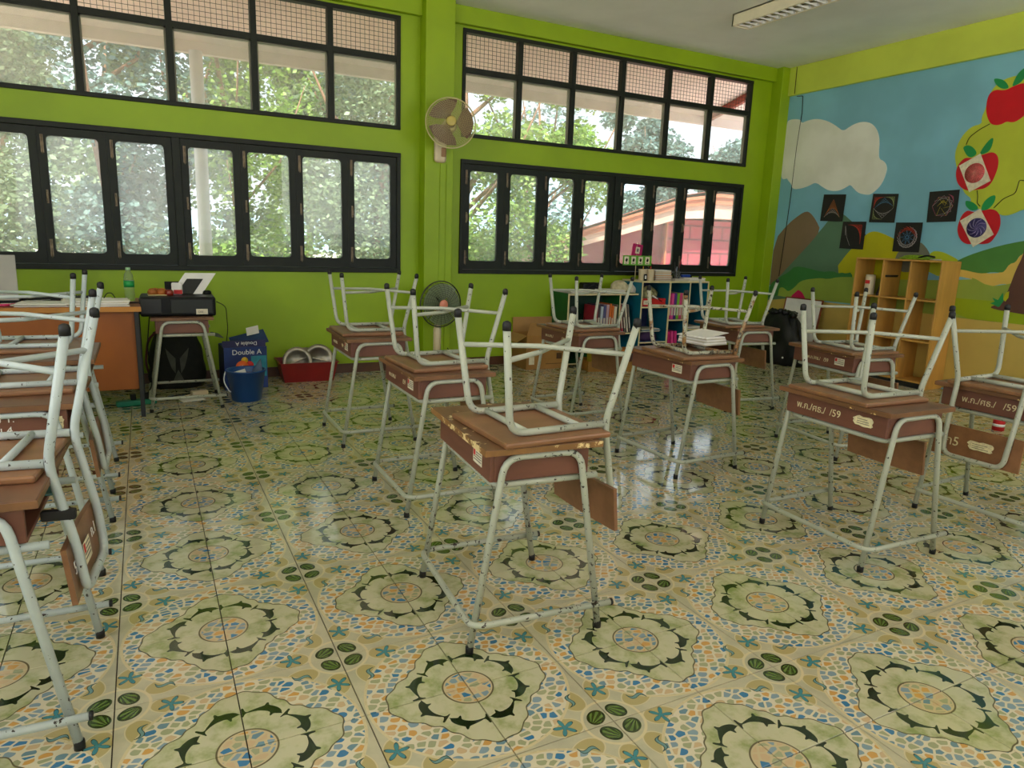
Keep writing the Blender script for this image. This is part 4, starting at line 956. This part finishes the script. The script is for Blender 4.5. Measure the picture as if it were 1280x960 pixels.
for i,(c,n_) in enumerate(zip([(60,50,44),(168,92,56),(176,96,60),(190,140,76),(190,170,130),(214,212,208)],bl)):
    o=thing('book','%s book lying %s in the stack on the blue bookshelf'%(n_,['lowest','second','third','fourth','fifth','topmost'][i]),'book',(4.22+R.uniform(-.008,.008),4.47,z),R.uniform(-.06,.06),'stack of books on the blue bookshelf')
    th=[.012,.022,.02,.03,.016,.01][i]
    MB().box(-.11,.11,-.075,.075,.0002,th*.12).box(-.11,.11,-.075,.075,th*.88,th).box(-.11,.11,.073,.075,.0,th).build('cover',paint('lying_%d'%i,c,.5,.1,9,1.3),o); MB().box(-.107,.107,-.072,.073,th*.12,th*.88).build('pages',PAPG,o); z+=th+.0003
pc=thing('pencil_cup','clear cup full of pencils on the blue bookshelf','cup',(4.46,4.47,BT+.0002))
MB().lathe([(0,0),(.035,0),(.036,.003),(.043,.10),(.041,.10),(.034,.005),(0,.005)],18).build('cup',clear('clear_cup',(.85,.85,.86,1),.1),pc)
for k,(dx,dy,h,c) in enumerate(((-.03,.0,.20,(60,50,56)),(-.015,.01,.16,(60,60,70)),(.0,.0,.15,(150,160,180)),(.02,-.01,.14,(70,80,60)),(.03,.0,.17,(90,30,60)),(.045,.005,.23,(170,20,50)),(-.02,-.01,.13,(120,110,100)))):
    MB().tube([(dx*.25,dy*.25,.006),(dx*1.2,dy*1.2,h)],.004,6).build('pencil',paint('pencil_%d'%k,c,.5,.1,9,1.2),pc)
sheet_pile('paper_stack','long white sheets on the right top of the blue bookshelf','papers',4.66,4.52,BT,.30,.26,5,[PAP,PAPG,PAP],.0,.012,.007)
sheet_pile('paper_stack','grey papers in front of the pencil cup on the blue bookshelf','papers',4.46,4.385,BT,.20,.055,3,[PAPG],.0,.006,.008)
o=thing('stapler','blue stapler lying on the white sheets of the blue bookshelf','stapler',(4.60,4.48,BT+.0355)); MB().rbox(-.06,.06,-.016,.016,0,.03,.006).build('body',paint('stapler_blue',(16,54,140),.35,.1,9,1.3),o); MB().rbox(.06,.085,-.014,.014,0,.022,.004).build('jaw',BLKP,o)
# picture cards at the window
pcg=paint('green_picture_card',(86,146,36),.5,.08,9,1.35); pcm=paint('magenta_picture_card',(160,10,80),.5,.08,9,1.35)
o=thing('picture_card_strip','green card strip with four small pictures propped at the right window','card',(3.82,4.60,1.04)); MB().box(0,.385,0,.004,0,.105).build('card',pcg,o)
for k in range(4):
    p=MB().box(.015+k*.094,.075+k*.094,-.0012,0,.012,.093).build('picture',STK,o)
    MB().prism([(.03+k*.094,.055),(.045+k*.094,.08),(.062+k*.094,.06),(.05+k*.094,.035),(.036+k*.094,.04)],0,.0006,0,T((0,-.0013,0))@RX(PI/2)).box(.03+k*.094,.06+k*.094,-.0019,-.0013,.018,.024).build('drawing',BLKP,p)
o=thing('picture_card','magenta card with one small picture above the green card strip','card',(3.93,4.606,1.145),0); MB().box(0,.135,0,.004,0,.13,0,Matrix.Shear('XZ',4,(.25,0)) if False else Matrix.Identity(4)).build('card',pcm,o); MB().box(.045,.10,-.0012,0,.03,.10).build('picture',STK,o); MB().box(.06,.085,-.0018,-.0012,.05,.085).build('drawing',STKG,o); o.rotation_euler=(0,.12,0)
o=MB().box(-.003,.003,.006,.010,-.15,.24).build('card_stick',FWP,None,(4.0,4.60,1.04)); tag(o,'thin stick holding up the picture cards behind the book stack','stick')
# papers under the rusty chair
pb=thing('paper_bundle','thick bundle of white papers held under the upturned rusty chair','papers',(2.115,1.46,.7145),.08)
for k in range(6): MB().box(-.085+.003*k,.10-.004*k,-.11,.10,k*.008+.0003,(k+1)*.008,0,RZ(R.uniform(-.05,.05))).build('sheaf',PAP if k%2 else PAPG,pb)
MB().box(-.09,.12,-.10,.11,0,.002,0,T((0,0,.051))@RY(-.12)).build('loose_sheet',PAP,pb)
# ---------------------------------------------------------------- right wall furniture
OAK=wood('pale_oak_laminate',(182,136,66),.45,None,(6,6,1.2),1.45,.2); OAKD=wood('oak_edge_strip',(188,146,74),.5,None,(6,6,1.2),1.45,.15)
sh=thing('cubby_shelf','pale wooden nine-compartment cubby shelf standing against the mural','shelf',(5.755,2.33,0))
D_=.285; W_=.90; H_=1.215
for y in (0,W_-.016): MB().rbox(0,D_,y,y+.016,0,H_-.016,.002).build('side_board',OAK,sh)
MB().rbox(0,D_,0,W_,H_-.016,H_,.002).build('top_board',OAK,sh)
for y in (.30,.585): MB().rbox(.003,D_,y,y+.016,.05,H_-.016,.002).build('upright',OAK,sh)
for z in (.05,.44,.83): MB().rbox(.002,D_,.016,W_-.016,z,z+.016,.002).build('shelf_board',OAK,sh)
MB().rbox(.01,.02,.016,W_-.016,0,.05,.002).build('plinth',BLK,sh)
o=thing('white_canister','white canister with red label in the upper left cubby','can',(5.84,3.10,.8462)); MB().lathe([(0,0),(.047,0),(.048,.004),(.048,.18),(.044,.19),(0,.19)],24).build('can',FWP,o); MB().box(-.0495,-.046,-.03,.02,.11,.145).build('label',STKR,o); MB().lathe([(0,.19),(.046,.19),(.046,.2),(0,.2)],24).build('lid',FWP,o)
o=thing('dark_folder','dark folder leaning beside the white canister in the cubby shelf','folder',(5.80,2.985,.8462)); MB().rbox(0,.20,-.012,.012,0,.22,.003,0,RX(.30)).build('cover',paint('dark_folder_cover',(44,36,36),.5,.4,12,1.1),o); MB().box(.0,.19,-.0135,-.012,.01,.06,0,RX(.30)).build('print',paint('folder_print',(96,66,60),.5,.4,20,1.1),o)
o=thing('green_toy','lime green folded net with black frame on top of the cubby shelf','toy',(5.86,2.66,H_)); bag_mesh(.07,.17,.035,seed=31,neck=.5).build('net',paint('lime_net',(120,150,20),.6,.3,30,1.3,bm=.4),o); MB().tube([(-.06,-.06,.02),(-.07,-.14,.045),(.0,-.19,.03),(.04,-.13,.03)],.008,6,.04).build('frame',BLKP,o)
o=MB().tube([(5.83,2.50,H_+.008),(5.80,2.38,H_+.008)],.006,8).build('stick',PAPG); tag(o,'thin pale stick lying on the cubby shelf beside the green net','stick')
# string-art cards and drawings on the mural
CBLK=paint('black_art_card',(24,22,20),.6,.15,9,1.1)
def pt(y,z): return (0,y,z)
def line(mb,a,b_,r=.0011): mb.tube([(-.003,*a),(-.003,*b_)],r,4,caps=False)
TH={n:paint('thread_'+n,c,.5,.05,9,1.3) for n,c in dict(orange=(190,110,50),white=(170,160,160),red=(190,50,30),green=(150,160,100),blue=(70,120,160),yellow=(190,170,40),pink=(180,80,110)).items()}
def card(key,label):
    P=CARDS[key]; cy=sum(p[0] for p in P)/4; cz=sum(p[1] for p in P)/4
    o=thing('art_card',label,'picture',(XW-.0135,cy,cz),0,None)
    Q=[(p[0]-cy,p[1]-cz) for p in P]
    v=[(0,y,z) for y,z in Q]+[(.003,y,z) for y,z in Q]
    return o,v
def blackcard(key,label,curves):
    o,v=card(key,label); o['group']='black string art cards on the mural'
    MB().add(v,[(0,1,2,3),(7,6,5,4),(0,4,5,1),(1,5,6,2),(2,6,7,3),(3,7,4,0)]).build('card',CBLK,o)
    for cn,segs in curves.items():
        m=MB()
        for a,b_ in segs: line(m,a,b_)
        m.build('thread',TH[cn],o)
def env(p,q,r_,n=9):  # envelope of lines between arms p-q and q-r
    p,q,r_=map(Vector,(p,q,r_)); return [(tuple(p.lerp(q,k/n)),tuple(q.lerp(r_,k/n))) for k in range(n+1)]
def circ(R0,n,k,cy=0,cz=0): return [((cy+R0*math.cos(2*PI*i/n),cz+R0*math.sin(2*PI*i/n)),(cy+R0*math.cos(2*PI*(i+k)/n),cz+R0*math.sin(2*PI*(i+k)/n))) for i in range(n)]
# on this wall +y is to the viewer's left
blackcard('card_far','black string art card with an orange triangle, leftmost of the upper row',{'orange':env((.10,-.10),(0,.09),(-.10,-.10),10),'white':env((.10,-.10),(0,.0),(-.10,-.10),6)})
blackcard('card_low_left','black string art card with a red corner curve, left of the lower row',{'red':env((.07,.11),(-.10,.11),(-.10,-.09),12),'white':[((.10,.10),(.07,-.02)),((.07,-.02),(.02,-.11)),((.10,.10),(.09,.0))]})
blackcard('card_mid','black string art card with a lens shape, middle of the upper row',{'red':env((.11,.0),(.11,.11),(.0,.11),7),'green':env((.0,.11),(-.11,.11),(-.11,0),8)+env((.11,.0),(.11,-.11),(.0,-.11),6),'white':env((.11,.0),(.0,-.10),(-.11,0),5),'blue':env((.10,.0),(.0,.10),(-.10,.02),6)})
blackcard('card_low_right','black string art card with a thin round web, right of the lower row',{'red':circ(.105,18,4)[:6]+circ(.105,18,5)[1:5],'white':circ(.105,22,3)[6:20]+circ(.105,20,5)[8:18],'blue':circ(.07,9,4)})
blackcard('card_right','black string art card with a hexagon star, rightmost of the upper row',{'pink':circ(.10,6,1)+env((-.04,.11),(-.09,.09),(-.10,.03),5),'yellow':[((.10*math.cos(a),.10*math.sin(a)),(.02*math.cos(a+1),.02*math.sin(a+1))) for a in (1,2.1,3.1,4.2,5.2)]+env((.05,.0),(0,.06),(-.04,.02),5),'white':circ(.10,12,3)[:8]})
def drawing(key,label,c1,c2,swirl):
    o,v=card(key,label); MB().add(v,[(0,1,2,3),(7,6,5,4),(0,4,5,1),(1,5,6,2),(2,6,7,3),(3,7,4,0)]).build('paper',STK,o)
    d=MB().lathe([(0,0),(.088,0),(.088,.001),(0,.001)],36,0,T((-.0006,0,0))@RY(-PI/2)).build('disc',paint('ink_'+key,c1,.6,.2,40,1.3),o)
    m=MB()
    for k in range(swirl):
        a=2*PI*k/swirl; m.tube([(-.0018,.08*t*math.cos(a+1.3*t*(swirl<12)),.08*t*math.sin(a+1.3*t*(swirl<12))) for t in (.05,.3,.55,.8,1)],[.0008,.0015,.003,.004,.003] if swirl<12 else .0009,4)
    m.build('swirl',paint('ink2_'+key,c2,.6,.2,40,1.3),d)
drawing('paper_red','white square drawing with a red disc, pinned tilted on the middle painted apple',(176,70,70),(206,130,120),28)
drawing('paper_blue','white square drawing with a violet swirl disc, pinned tilted on the lower painted apple',(52,44,96),(132,120,160),9)
# whiteboard and rubbish bag in the corner
RB=wood('red_brown_frame',(124,58,30),.5,None,(6,6,2),1.3)
wb=thing('whiteboard','small whiteboard with red-brown frame leaning on the mural behind the black bag','board',(5.86,3.99,.17)); wb.rotation_euler=(0,.16,.0)
MB().box(-.004,.004,-.27,.24,0,.56).build('panel',PAP,wb)
for a in ((-.275,-.262,0,.56),(.232,.245,0,.56),(-.262,.232,0,.014),(-.262,.232,.548,.562)): MB().rbox(-.010,.010,*a,.002).build('frame_bar',RB,wb)
MB().rbox(.004,.008,-.27,-.08,.01,.55,.001).build('side_flap',RB,wb)
st=thing('low_box','low brown box standing hidden behind the black rubbish bag','box',(5.87,3.98,0)); MB().rbox(-.09,.09,-.26,.26,0,.165,.004).build('body',CARD,st); MB().rbox(-.091,.091,-.261,.261,.155,.169,.003).build('lid',CARDL,st)
PB=paint('shiny_black_bag_film',(10,10,10),.28,.3,14,1.0,bm=.5)
rb=thing('rubbish_bag','full black plastic rubbish bag on the floor by the mural corner','bag',(5.60,3.97,0)); m=bag_mesh(.165,.37,.60,34,22,seed=5,neck=.28,amp=1.3,pw=2.6); m.build('bag',PB,rb)
MB().lathe([(.05,.0),(.075,.03),(.04,.06),(0,.055)],12,0,T((.02,.0,.54))).build('knot',PB,rb)
m=MB()
for k in range(26):
    a=R.uniform(0,6.28); q=R.uniform(.35,.95); m.lathe([(0,0),(R.uniform(.025,.05),.012),(R.uniform(.012,.03),R.uniform(.03,.05)),(0,R.uniform(.045,.06))],8,0,T((.09*q*math.cos(a),.22*q*math.sin(a),.575-.03*q))@RX(R.uniform(-.7,.7))@RY(R.uniform(-.7,.7)))
m.build('crumpled_rim',PB,rb)
for y,z in ((.27,.36),(.24,.06),(-.2,.09)): MB().lathe([(0,0),(.012,0),(.009,.006),(0,.007)],10,0,T((-.135,y,z))@RY(-PI/2)).build('white_spot',PAP,rb)
# red cup at right edge under the desk
o=thing('red_tin','red and white tin on the floor beyond the desk at the right edge','tin',(4.85,1.17,0)); MB().lathe([(0,0),(.04,0),(.04,.10),(.036,.105),(0,.105)],18).build('tin',STKR,o); MB().lathe([(.0405,.03),(.0405,.05)],18).build('band',PAP,o)
# ---------------------------------------------------------------- floor clutter near printer
o=thing('power_strip','green power strip with black plugs on the floor by the teacher table','power strip',(-.87,3.97,0),.18); MB().rbox(-.13,.13,-.03,.03,0,.04,.008).build('body',paint('green_strip_plastic',(22,110,84),.4,.1,6,1.3),o)
for x in (-.02,.07): MB().rbox(x-.018,x+.018,-.02,.02,.04,.085,.006).build('plug',BLKP,o)
o=thing('adapter','white power adapter on the floor under the printer desk','adapter',(-.44,4.18,0),.2); MB().rbox(-.06,.06,-.03,.03,0,.035,.008).build('body',FWP,o); MB().tube([(-.06,0,.01),(-.12,-.03,.006),(-.2,-.06,.006)],.004,6,.03).build('lead',FWP,o)
o=MB().box(-.08,.08,-.05,.05,.0005,.0025).build('paper_scrap',PAP,None,(-.50,4.02,0),(0,0,.3)); tag(o,'flat white paper scrap on the floor under the printer desk','paper')
def cable(P,lb,r=.004): o=MB().tube(P,r,6,.06).build('cable',BLKP); tag(o,lb,'cable')
cable([(-.80,4.02,.05),(-.70,4.12,.005),(-.5,4.25,.005),(-.36,4.27,.005),(-.30,4.15,.005),(-.29,4.0,.005)],'black cable snaking over the floor from the power strip to the carton')
cable([(-.74,3.87,.73),(-.775,3.82,.45),(-.76,3.9,.15),(-.80,3.99,.07)],'black cable hanging down between the teacher table and the printer desk')
cable([(-.30,4.0,.74),(-.23,4.05,.70),(-.21,4.2,.50),(-.22,4.4,.3),(-.26,4.6,.01)],'black mains cable hanging down from the right side of the printer',.003)
cable([(-.95,3.95,.01),(-1.1,4.0,.005),(-1.3,3.9,.005),(-1.5,3.95,.005)],'black cable on the floor under the teacher table')
# ---------------------------------------------------------------- ceiling lamp
lm=thing('ceiling_lamp','white fluorescent ceiling fixture with mirror louvre, switched off','lamp',(4.08,3.55,ZC-.10))
WH=paint('white_enamel',(200,192,172),.4,.05,5,1.45); GLR=paint('louvre_glare_white',(235,232,224),.3,.03,5,1.5); DKI=paint('louvre_shadow_metal',(90,82,70),.4,.1,8,1.2,metal=.5)  # louvre white puts the mirror's bright reflections into the colour
MB().box(0,.012,-1.25,0,0,.10).box(.188,.2,-1.25,0,0,.10).box(0,.2,-.012,0,0,.10).box(0,.2,-1.25,-1.238,0,.10).box(0,.2,-1.25,0,.09,.10).build('housing',WH,lm)
MB().box(.012,.188,-1.238,-.012,.055,.058).build('reflector',DKI,lm)
for k in range(15):
    MB().prism([(.012,0),(.188,0),(.188,.03),(.10,.012),(.012,.03)],-.002,.002,0,T((0,-.05-k*.08,.004))@RX(PI/2)).build('louvre_blade',GLR,lm)
MB().prism([(0,0),(.03,.05),(0,.05)],-1.23,0,0,T((.158,-1.238,.004))@RX(-PI/2)@Matrix.Scale(-1,4,(0,1,0))).build('mirror_wing',GLR,lm) if False else None
for k in range(15):
    MB().prism([(-.03,0),(.03,0),(0,.042)],-.001,.001,0,T((.176,-.05-k*.08,.002))@RZ(PI/2)@RX(PI/2)).build('reflector_fin',GLR,lm)
MB().tube([(.10,-1.2,.04),(.10,-.05,.04)],.013,10).build('tube',FWP,lm)
# ---------------------------------------------------------------- outside: eave, post, building, trees, ground
GY=-.35
GND=paint('pale_yard_ground',(176,164,146),.9,.15,.6,1.8)
o=struct('ground',MB().box(-40,60,YW+.07,70,GY-.2,GY).box(-40,60,-40,NY-.15,GY-.2,GY),GND)
mb=MB()
v=[(-8,YW+.10,3.42),(12,YW+.10,3.42),(12,6.38,3.03),(-8,6.38,3.03)]
mb.add(v+[(x,y,z+.05) for x,y,z in v],[(0,1,2,3),(7,6,5,4),(0,4,5,1),(1,5,6,2),(2,6,7,3),(3,7,4,0)])
mb.box(-8,12,6.32,6.40,2.94,3.08)
struct('trim_5',mb,SOFF)
struct('trim_6',MB().box(NX-.15,XW+.15,NY-2.6,YW+.14,ZC+.12,ZC+.24).box(NX-.3,XW+.3,NY-2.6,NY-2.5,3.0,ZC+.12),OUTW)  # roof slab; unseen overhang past the near wall added to block the sun
PINKW=paint('white_post_paint',(215,205,205),.5,.06,3,1.3); RBR=paint('red_brown_steel',(130,52,36),.5,.15,6,1.3)
m=MB()
for y0,y1 in ((6.33,6.33),):
    m=MB().rbox(y0-.03,y0+.03,YW+.14,6.30,-.05,.04,.003,0,T((0,0,0)))
    sl=-(3.42-3.03)/(6.38-YW-.10); M_=Matrix(((1,0,0,0),(0,1,0,0),(0,sl,1,3.42-.045-sl*(YW+.10)),(0,0,0,1)))
    o=m.build('rafter',RBR); o.data.transform(M_); tag(o,'red-brown steel rafter under the outside eave seen through the last pane of the right window','rafter')
o=thing('eave_post','round white post outside the left window holding the eave','post',(-.19,6.28,GY)); MB().lathe([(.062,0),(.062,3.30),(0,3.30)],20).build('shaft',PINKW,o); MB().rbox(-.1,.1,-.1,.1,0,.10,.01).build('base',PINKW,o)
# neighbouring building with a sloped roof end
SHR=Matrix(((1,0,0,0),(0,1,0,0),(0,-.55,1,0),(0,0,0,1)))
def brick():
    m,nt,b=base('red_painted_block_wall'); br=nt.nodes.new('ShaderNodeTexBrick'); t=nt.nodes.new('ShaderNodeTexCoord'); mp=nt.nodes.new('ShaderNodeMapping')
    mp.inputs['Rotation'].default_value=(PI/2,0,0); nt.links.new(t.outputs['Object'],mp.inputs[0]); nt.links.new(mp.outputs[0],br.inputs['Vector'])
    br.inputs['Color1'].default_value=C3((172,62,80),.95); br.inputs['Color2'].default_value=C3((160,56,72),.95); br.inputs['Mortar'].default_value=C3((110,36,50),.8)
    br.inputs['Scale'].default_value=1; br.inputs['Brick Width'].default_value=.9; br.inputs['Row Height'].default_value=.28; br.inputs['Mortar Size'].default_value=.02
    nt.links.new(br.outputs['Color'],b.inputs['Base Color']); b.inputs['Roughness'].default_value=.7; return m
BRK=brick(); ORT=paint('orange_roof_trim',(196,116,84),.6,.08,3,.95); CRT=paint('cream_roof_trim',(226,186,164),.6,.06,3,.92); ROOF=paint('roof_sheet',(150,84,70),.6,.15,3,1.2)
nb=thing('building','neighbouring building with pinkish red block walls and orange trimmed roof outside the right window','building',(0,10,0))
MB().prism([(3.0,GY),(3.0,.15),(5.25,.84),(8.82,1.78),(8.82,GY)],.12,2.4,0,SHR@RX(PI/2)@Matrix.Scale(-1,4,(0,0,1))).build('side_wall',paint('shaded_red_block_wall',(138,50,66),.7,.12,3,.95),nb)  # front wall's red, darkened for the shade on this side
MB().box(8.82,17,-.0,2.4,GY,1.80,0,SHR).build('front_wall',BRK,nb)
def wd(x,k): return k*(.14+(max(0,min(1,(x-5.25)/3.55)))*.08+(max(0,min(1,(x-8.8)/.9)))*.05)
def strip(P,o0,o1,y0,y1,mat,name):
    MB().prism([(x,z-wd(x,o0)) for x,z in P]+[(x,z-wd(x,o1)) for x,z in P[::-1]],y0,y1,0,(T((0,0,-.275))@SHR if name=='roof_sheet' else Matrix.Identity(4))@RX(PI/2)@Matrix.Scale(-1,4,(0,0,1))).build(name,mat,nb)
TOPL=[(2.6,.42),(5.25,1.15),(8.80,2.24),(9.7,2.39),(17.2,2.42)]
strip(TOPL,0,.5,-.50,-.42,ORT,'roof_trim')
strip(TOPL,.46,1.0,-.46,-.38,ORT,'roof_trim')
strip(TOPL,.97,2.05,-.40,-.02,CRT,'barge_board')
strip([(x,z+.012) for x,z in TOPL],0,.3,-.50,2.4,ROOF,'roof_sheet')
MB().rbox(8.80,8.84,-.03,.02,GY,1.8,.004).build('corner_strip',ORT,nb)
# trees
def leafmat(name,c1,c2):
    m=bpy.data.materials.new(name); m.use_nodes=True; nt=m.node_tree; b=nt.nodes['Principled BSDF']
    g=nt.nodes.new('ShaderNodeNewGeometry'); rp=nt.nodes.new('ShaderNodeValToRGB')
    rp.color_ramp.elements[0].color=C3(c1,1.25); rp.color_ramp.elements[1].color=C3(c2,1.25)
    nt.links.new(g.outputs['Random Per Island'],rp.inputs[0]); nt.links.new(rp.outputs[0],b.inputs['Base Color'])
    b.inputs['Roughness'].default_value=.45
    tl=nt.nodes.new('ShaderNodeBsdfTranslucent'); nt.links.new(rp.outputs[0],tl.inputs[0]); mx=nt.nodes.new('ShaderNodeMixShader'); mx.inputs[0].default_value=.35
    out=nt.nodes['Material Output']; nt.links.new(b.outputs[0],mx.inputs[1]); nt.links.new(tl.outputs[0],mx.inputs[2]); nt.links.new(mx.outputs[0],out.inputs[0]); return m
LF=[leafmat('leaf_grey_green',(84,104,72),(150,168,128)),leafmat('leaf_fresh_green',(90,128,48),(164,190,96)),leafmat('leaf_blue_green',(70,98,92),(132,158,150))]
BARK=paint('brown_bark',(136,100,78),.9,.3,7,1.3,bm=.3)
def tree(label,x,y,h,blobs,n,leaf,lm,seed,trunk=.09,lean=0.):
    rr=random.Random(seed); t=thing('tree',label,'tree',(x,y,GY),0,None)
    tk=MB(); top=(lean*h,0,h*.8); tk.tube([(0,0,-.05),(lean*h*.3,.05,h*.3),(lean*h*.7,-.05,h*.6),top],[trunk,trunk*.85,trunk*.6,trunk*.25],9)
    for k in range(7):
        z=h*rr.uniform(.25,.65); a=rr.uniform(0,6.28); L=rr.uniform(.8,1.8); p0=(lean*z,0,z)
        tk.tube([p0,(p0[0]+math.cos(a)*L*.5,math.sin(a)*L*.5,z+L*.4),(p0[0]+math.cos(a)*L*.8,math.sin(a)*L*.8,z+L*1.0)],[trunk*.45,trunk*.3,trunk*.1],6)
    tk.build('trunk',BARK,t)
    v=[];f=[]
    for i in range(n):
        bx,by,bz,br=blobs[i%len(blobs)]
        while True:
            p=Vector((rr.uniform(-1,1),rr.uniform(-1,1),rr.uniform(-1,1)))
            if p.length<1: break
        p=Vector((bx,by,bz))+p*br
        if p.z<.15: p.z=.15+rr.random()*.3
        a=rr.uniform(0,6.28); d=Vector((math.cos(a),math.sin(a),rr.uniform(-.9,.4))).normalized(); s=d.cross(Vector((rr.uniform(-1,1),rr.uniform(-1,1),rr.uniform(-1,1)))).normalized()
        L=leaf*rr.uniform(.6,1.3); W=L*.32; o=len(v)
        v+=[p,p+d*L*.45+s*W,p+d*L,p+d*L*.45-s*W]; f.append((o,o+1,o+2,o+3))
    me=bpy.data.meshes.new('foliage'); me.from_pydata(v,[],f); me.materials.append(LF[lm]); me.update()
    o=link('foliage',me,t); o['kind']='stuff'
def cloudof(rr,cx,cz,w_,h,k,r0,r1,dy=1.0): return [(rr.uniform(-w_,w_)+cx,rr.uniform(-dy,dy),rr.uniform(.6,h)+cz,rr.uniform(r0,r1)) for _ in range(k)]
rt=random.Random(11)
spec=[(-4.3,8.9,6.0,0,'leafy grey-green tree at the far left behind the left windows'),
(-2.6,9.6,6.2,0,'forked grey-green tree behind the second pane of the left window'),
(-.9,8.9,6.4,2,'blue-green tree behind the white eave post'),
(.7,9.6,6.0,1,'light green tree right of the white eave post'),
(2.2,8.7,6.2,0,'dense grey-green tree behind the right end of the left windows'),
(3.6,8.3,6.0,1,'bright green tree behind the wall fan and column'),
(5.0,8.3,4.6,1,'fresh green tree at the left end of the right windows'),
(4.6,14.4,7.0,2,'grey-blue tree rising behind the sloped roof of the building'),
(8.4,14.8,5.6,2,'thin bare blue-green tree behind the roof corner of the building'),
(12.4,15.2,5.7,2,'dark blue-green tree standing above the building roof'),
(16.2,15.6,5.4,2,'blue-green tree behind the far right pane'),
(-6.2,13.5,7.0,0,'hazy grey-green tree in the second row, at the left end of the left windows'),
(-3.2,14.2,7.0,0,'hazy grey-green tree in the second row, behind the forked tree'),
(-.2,13.6,7.0,0,'hazy grey-green tree in the second row, behind the eave post'),
(2.4,14.4,7.0,0,'hazy grey-green tree in the second row, behind the right end of the left windows')]
for i,(x,y,h,lm,lb) in enumerate(spec):
    far=y>12
    bl=cloudof(rt,0,.1,.75 if not far else 1.5,h-.6,20 if h>5 else 16,.35,.75 if h>5 else .5,.5)
    tree(lb,x,y,h,bl,(15000 if h>5 else 12000) if i!=8 else 2500,.085 if not far else .15,lm,40+i,.055+.015*(i%3),rt.uniform(-.12,.12))
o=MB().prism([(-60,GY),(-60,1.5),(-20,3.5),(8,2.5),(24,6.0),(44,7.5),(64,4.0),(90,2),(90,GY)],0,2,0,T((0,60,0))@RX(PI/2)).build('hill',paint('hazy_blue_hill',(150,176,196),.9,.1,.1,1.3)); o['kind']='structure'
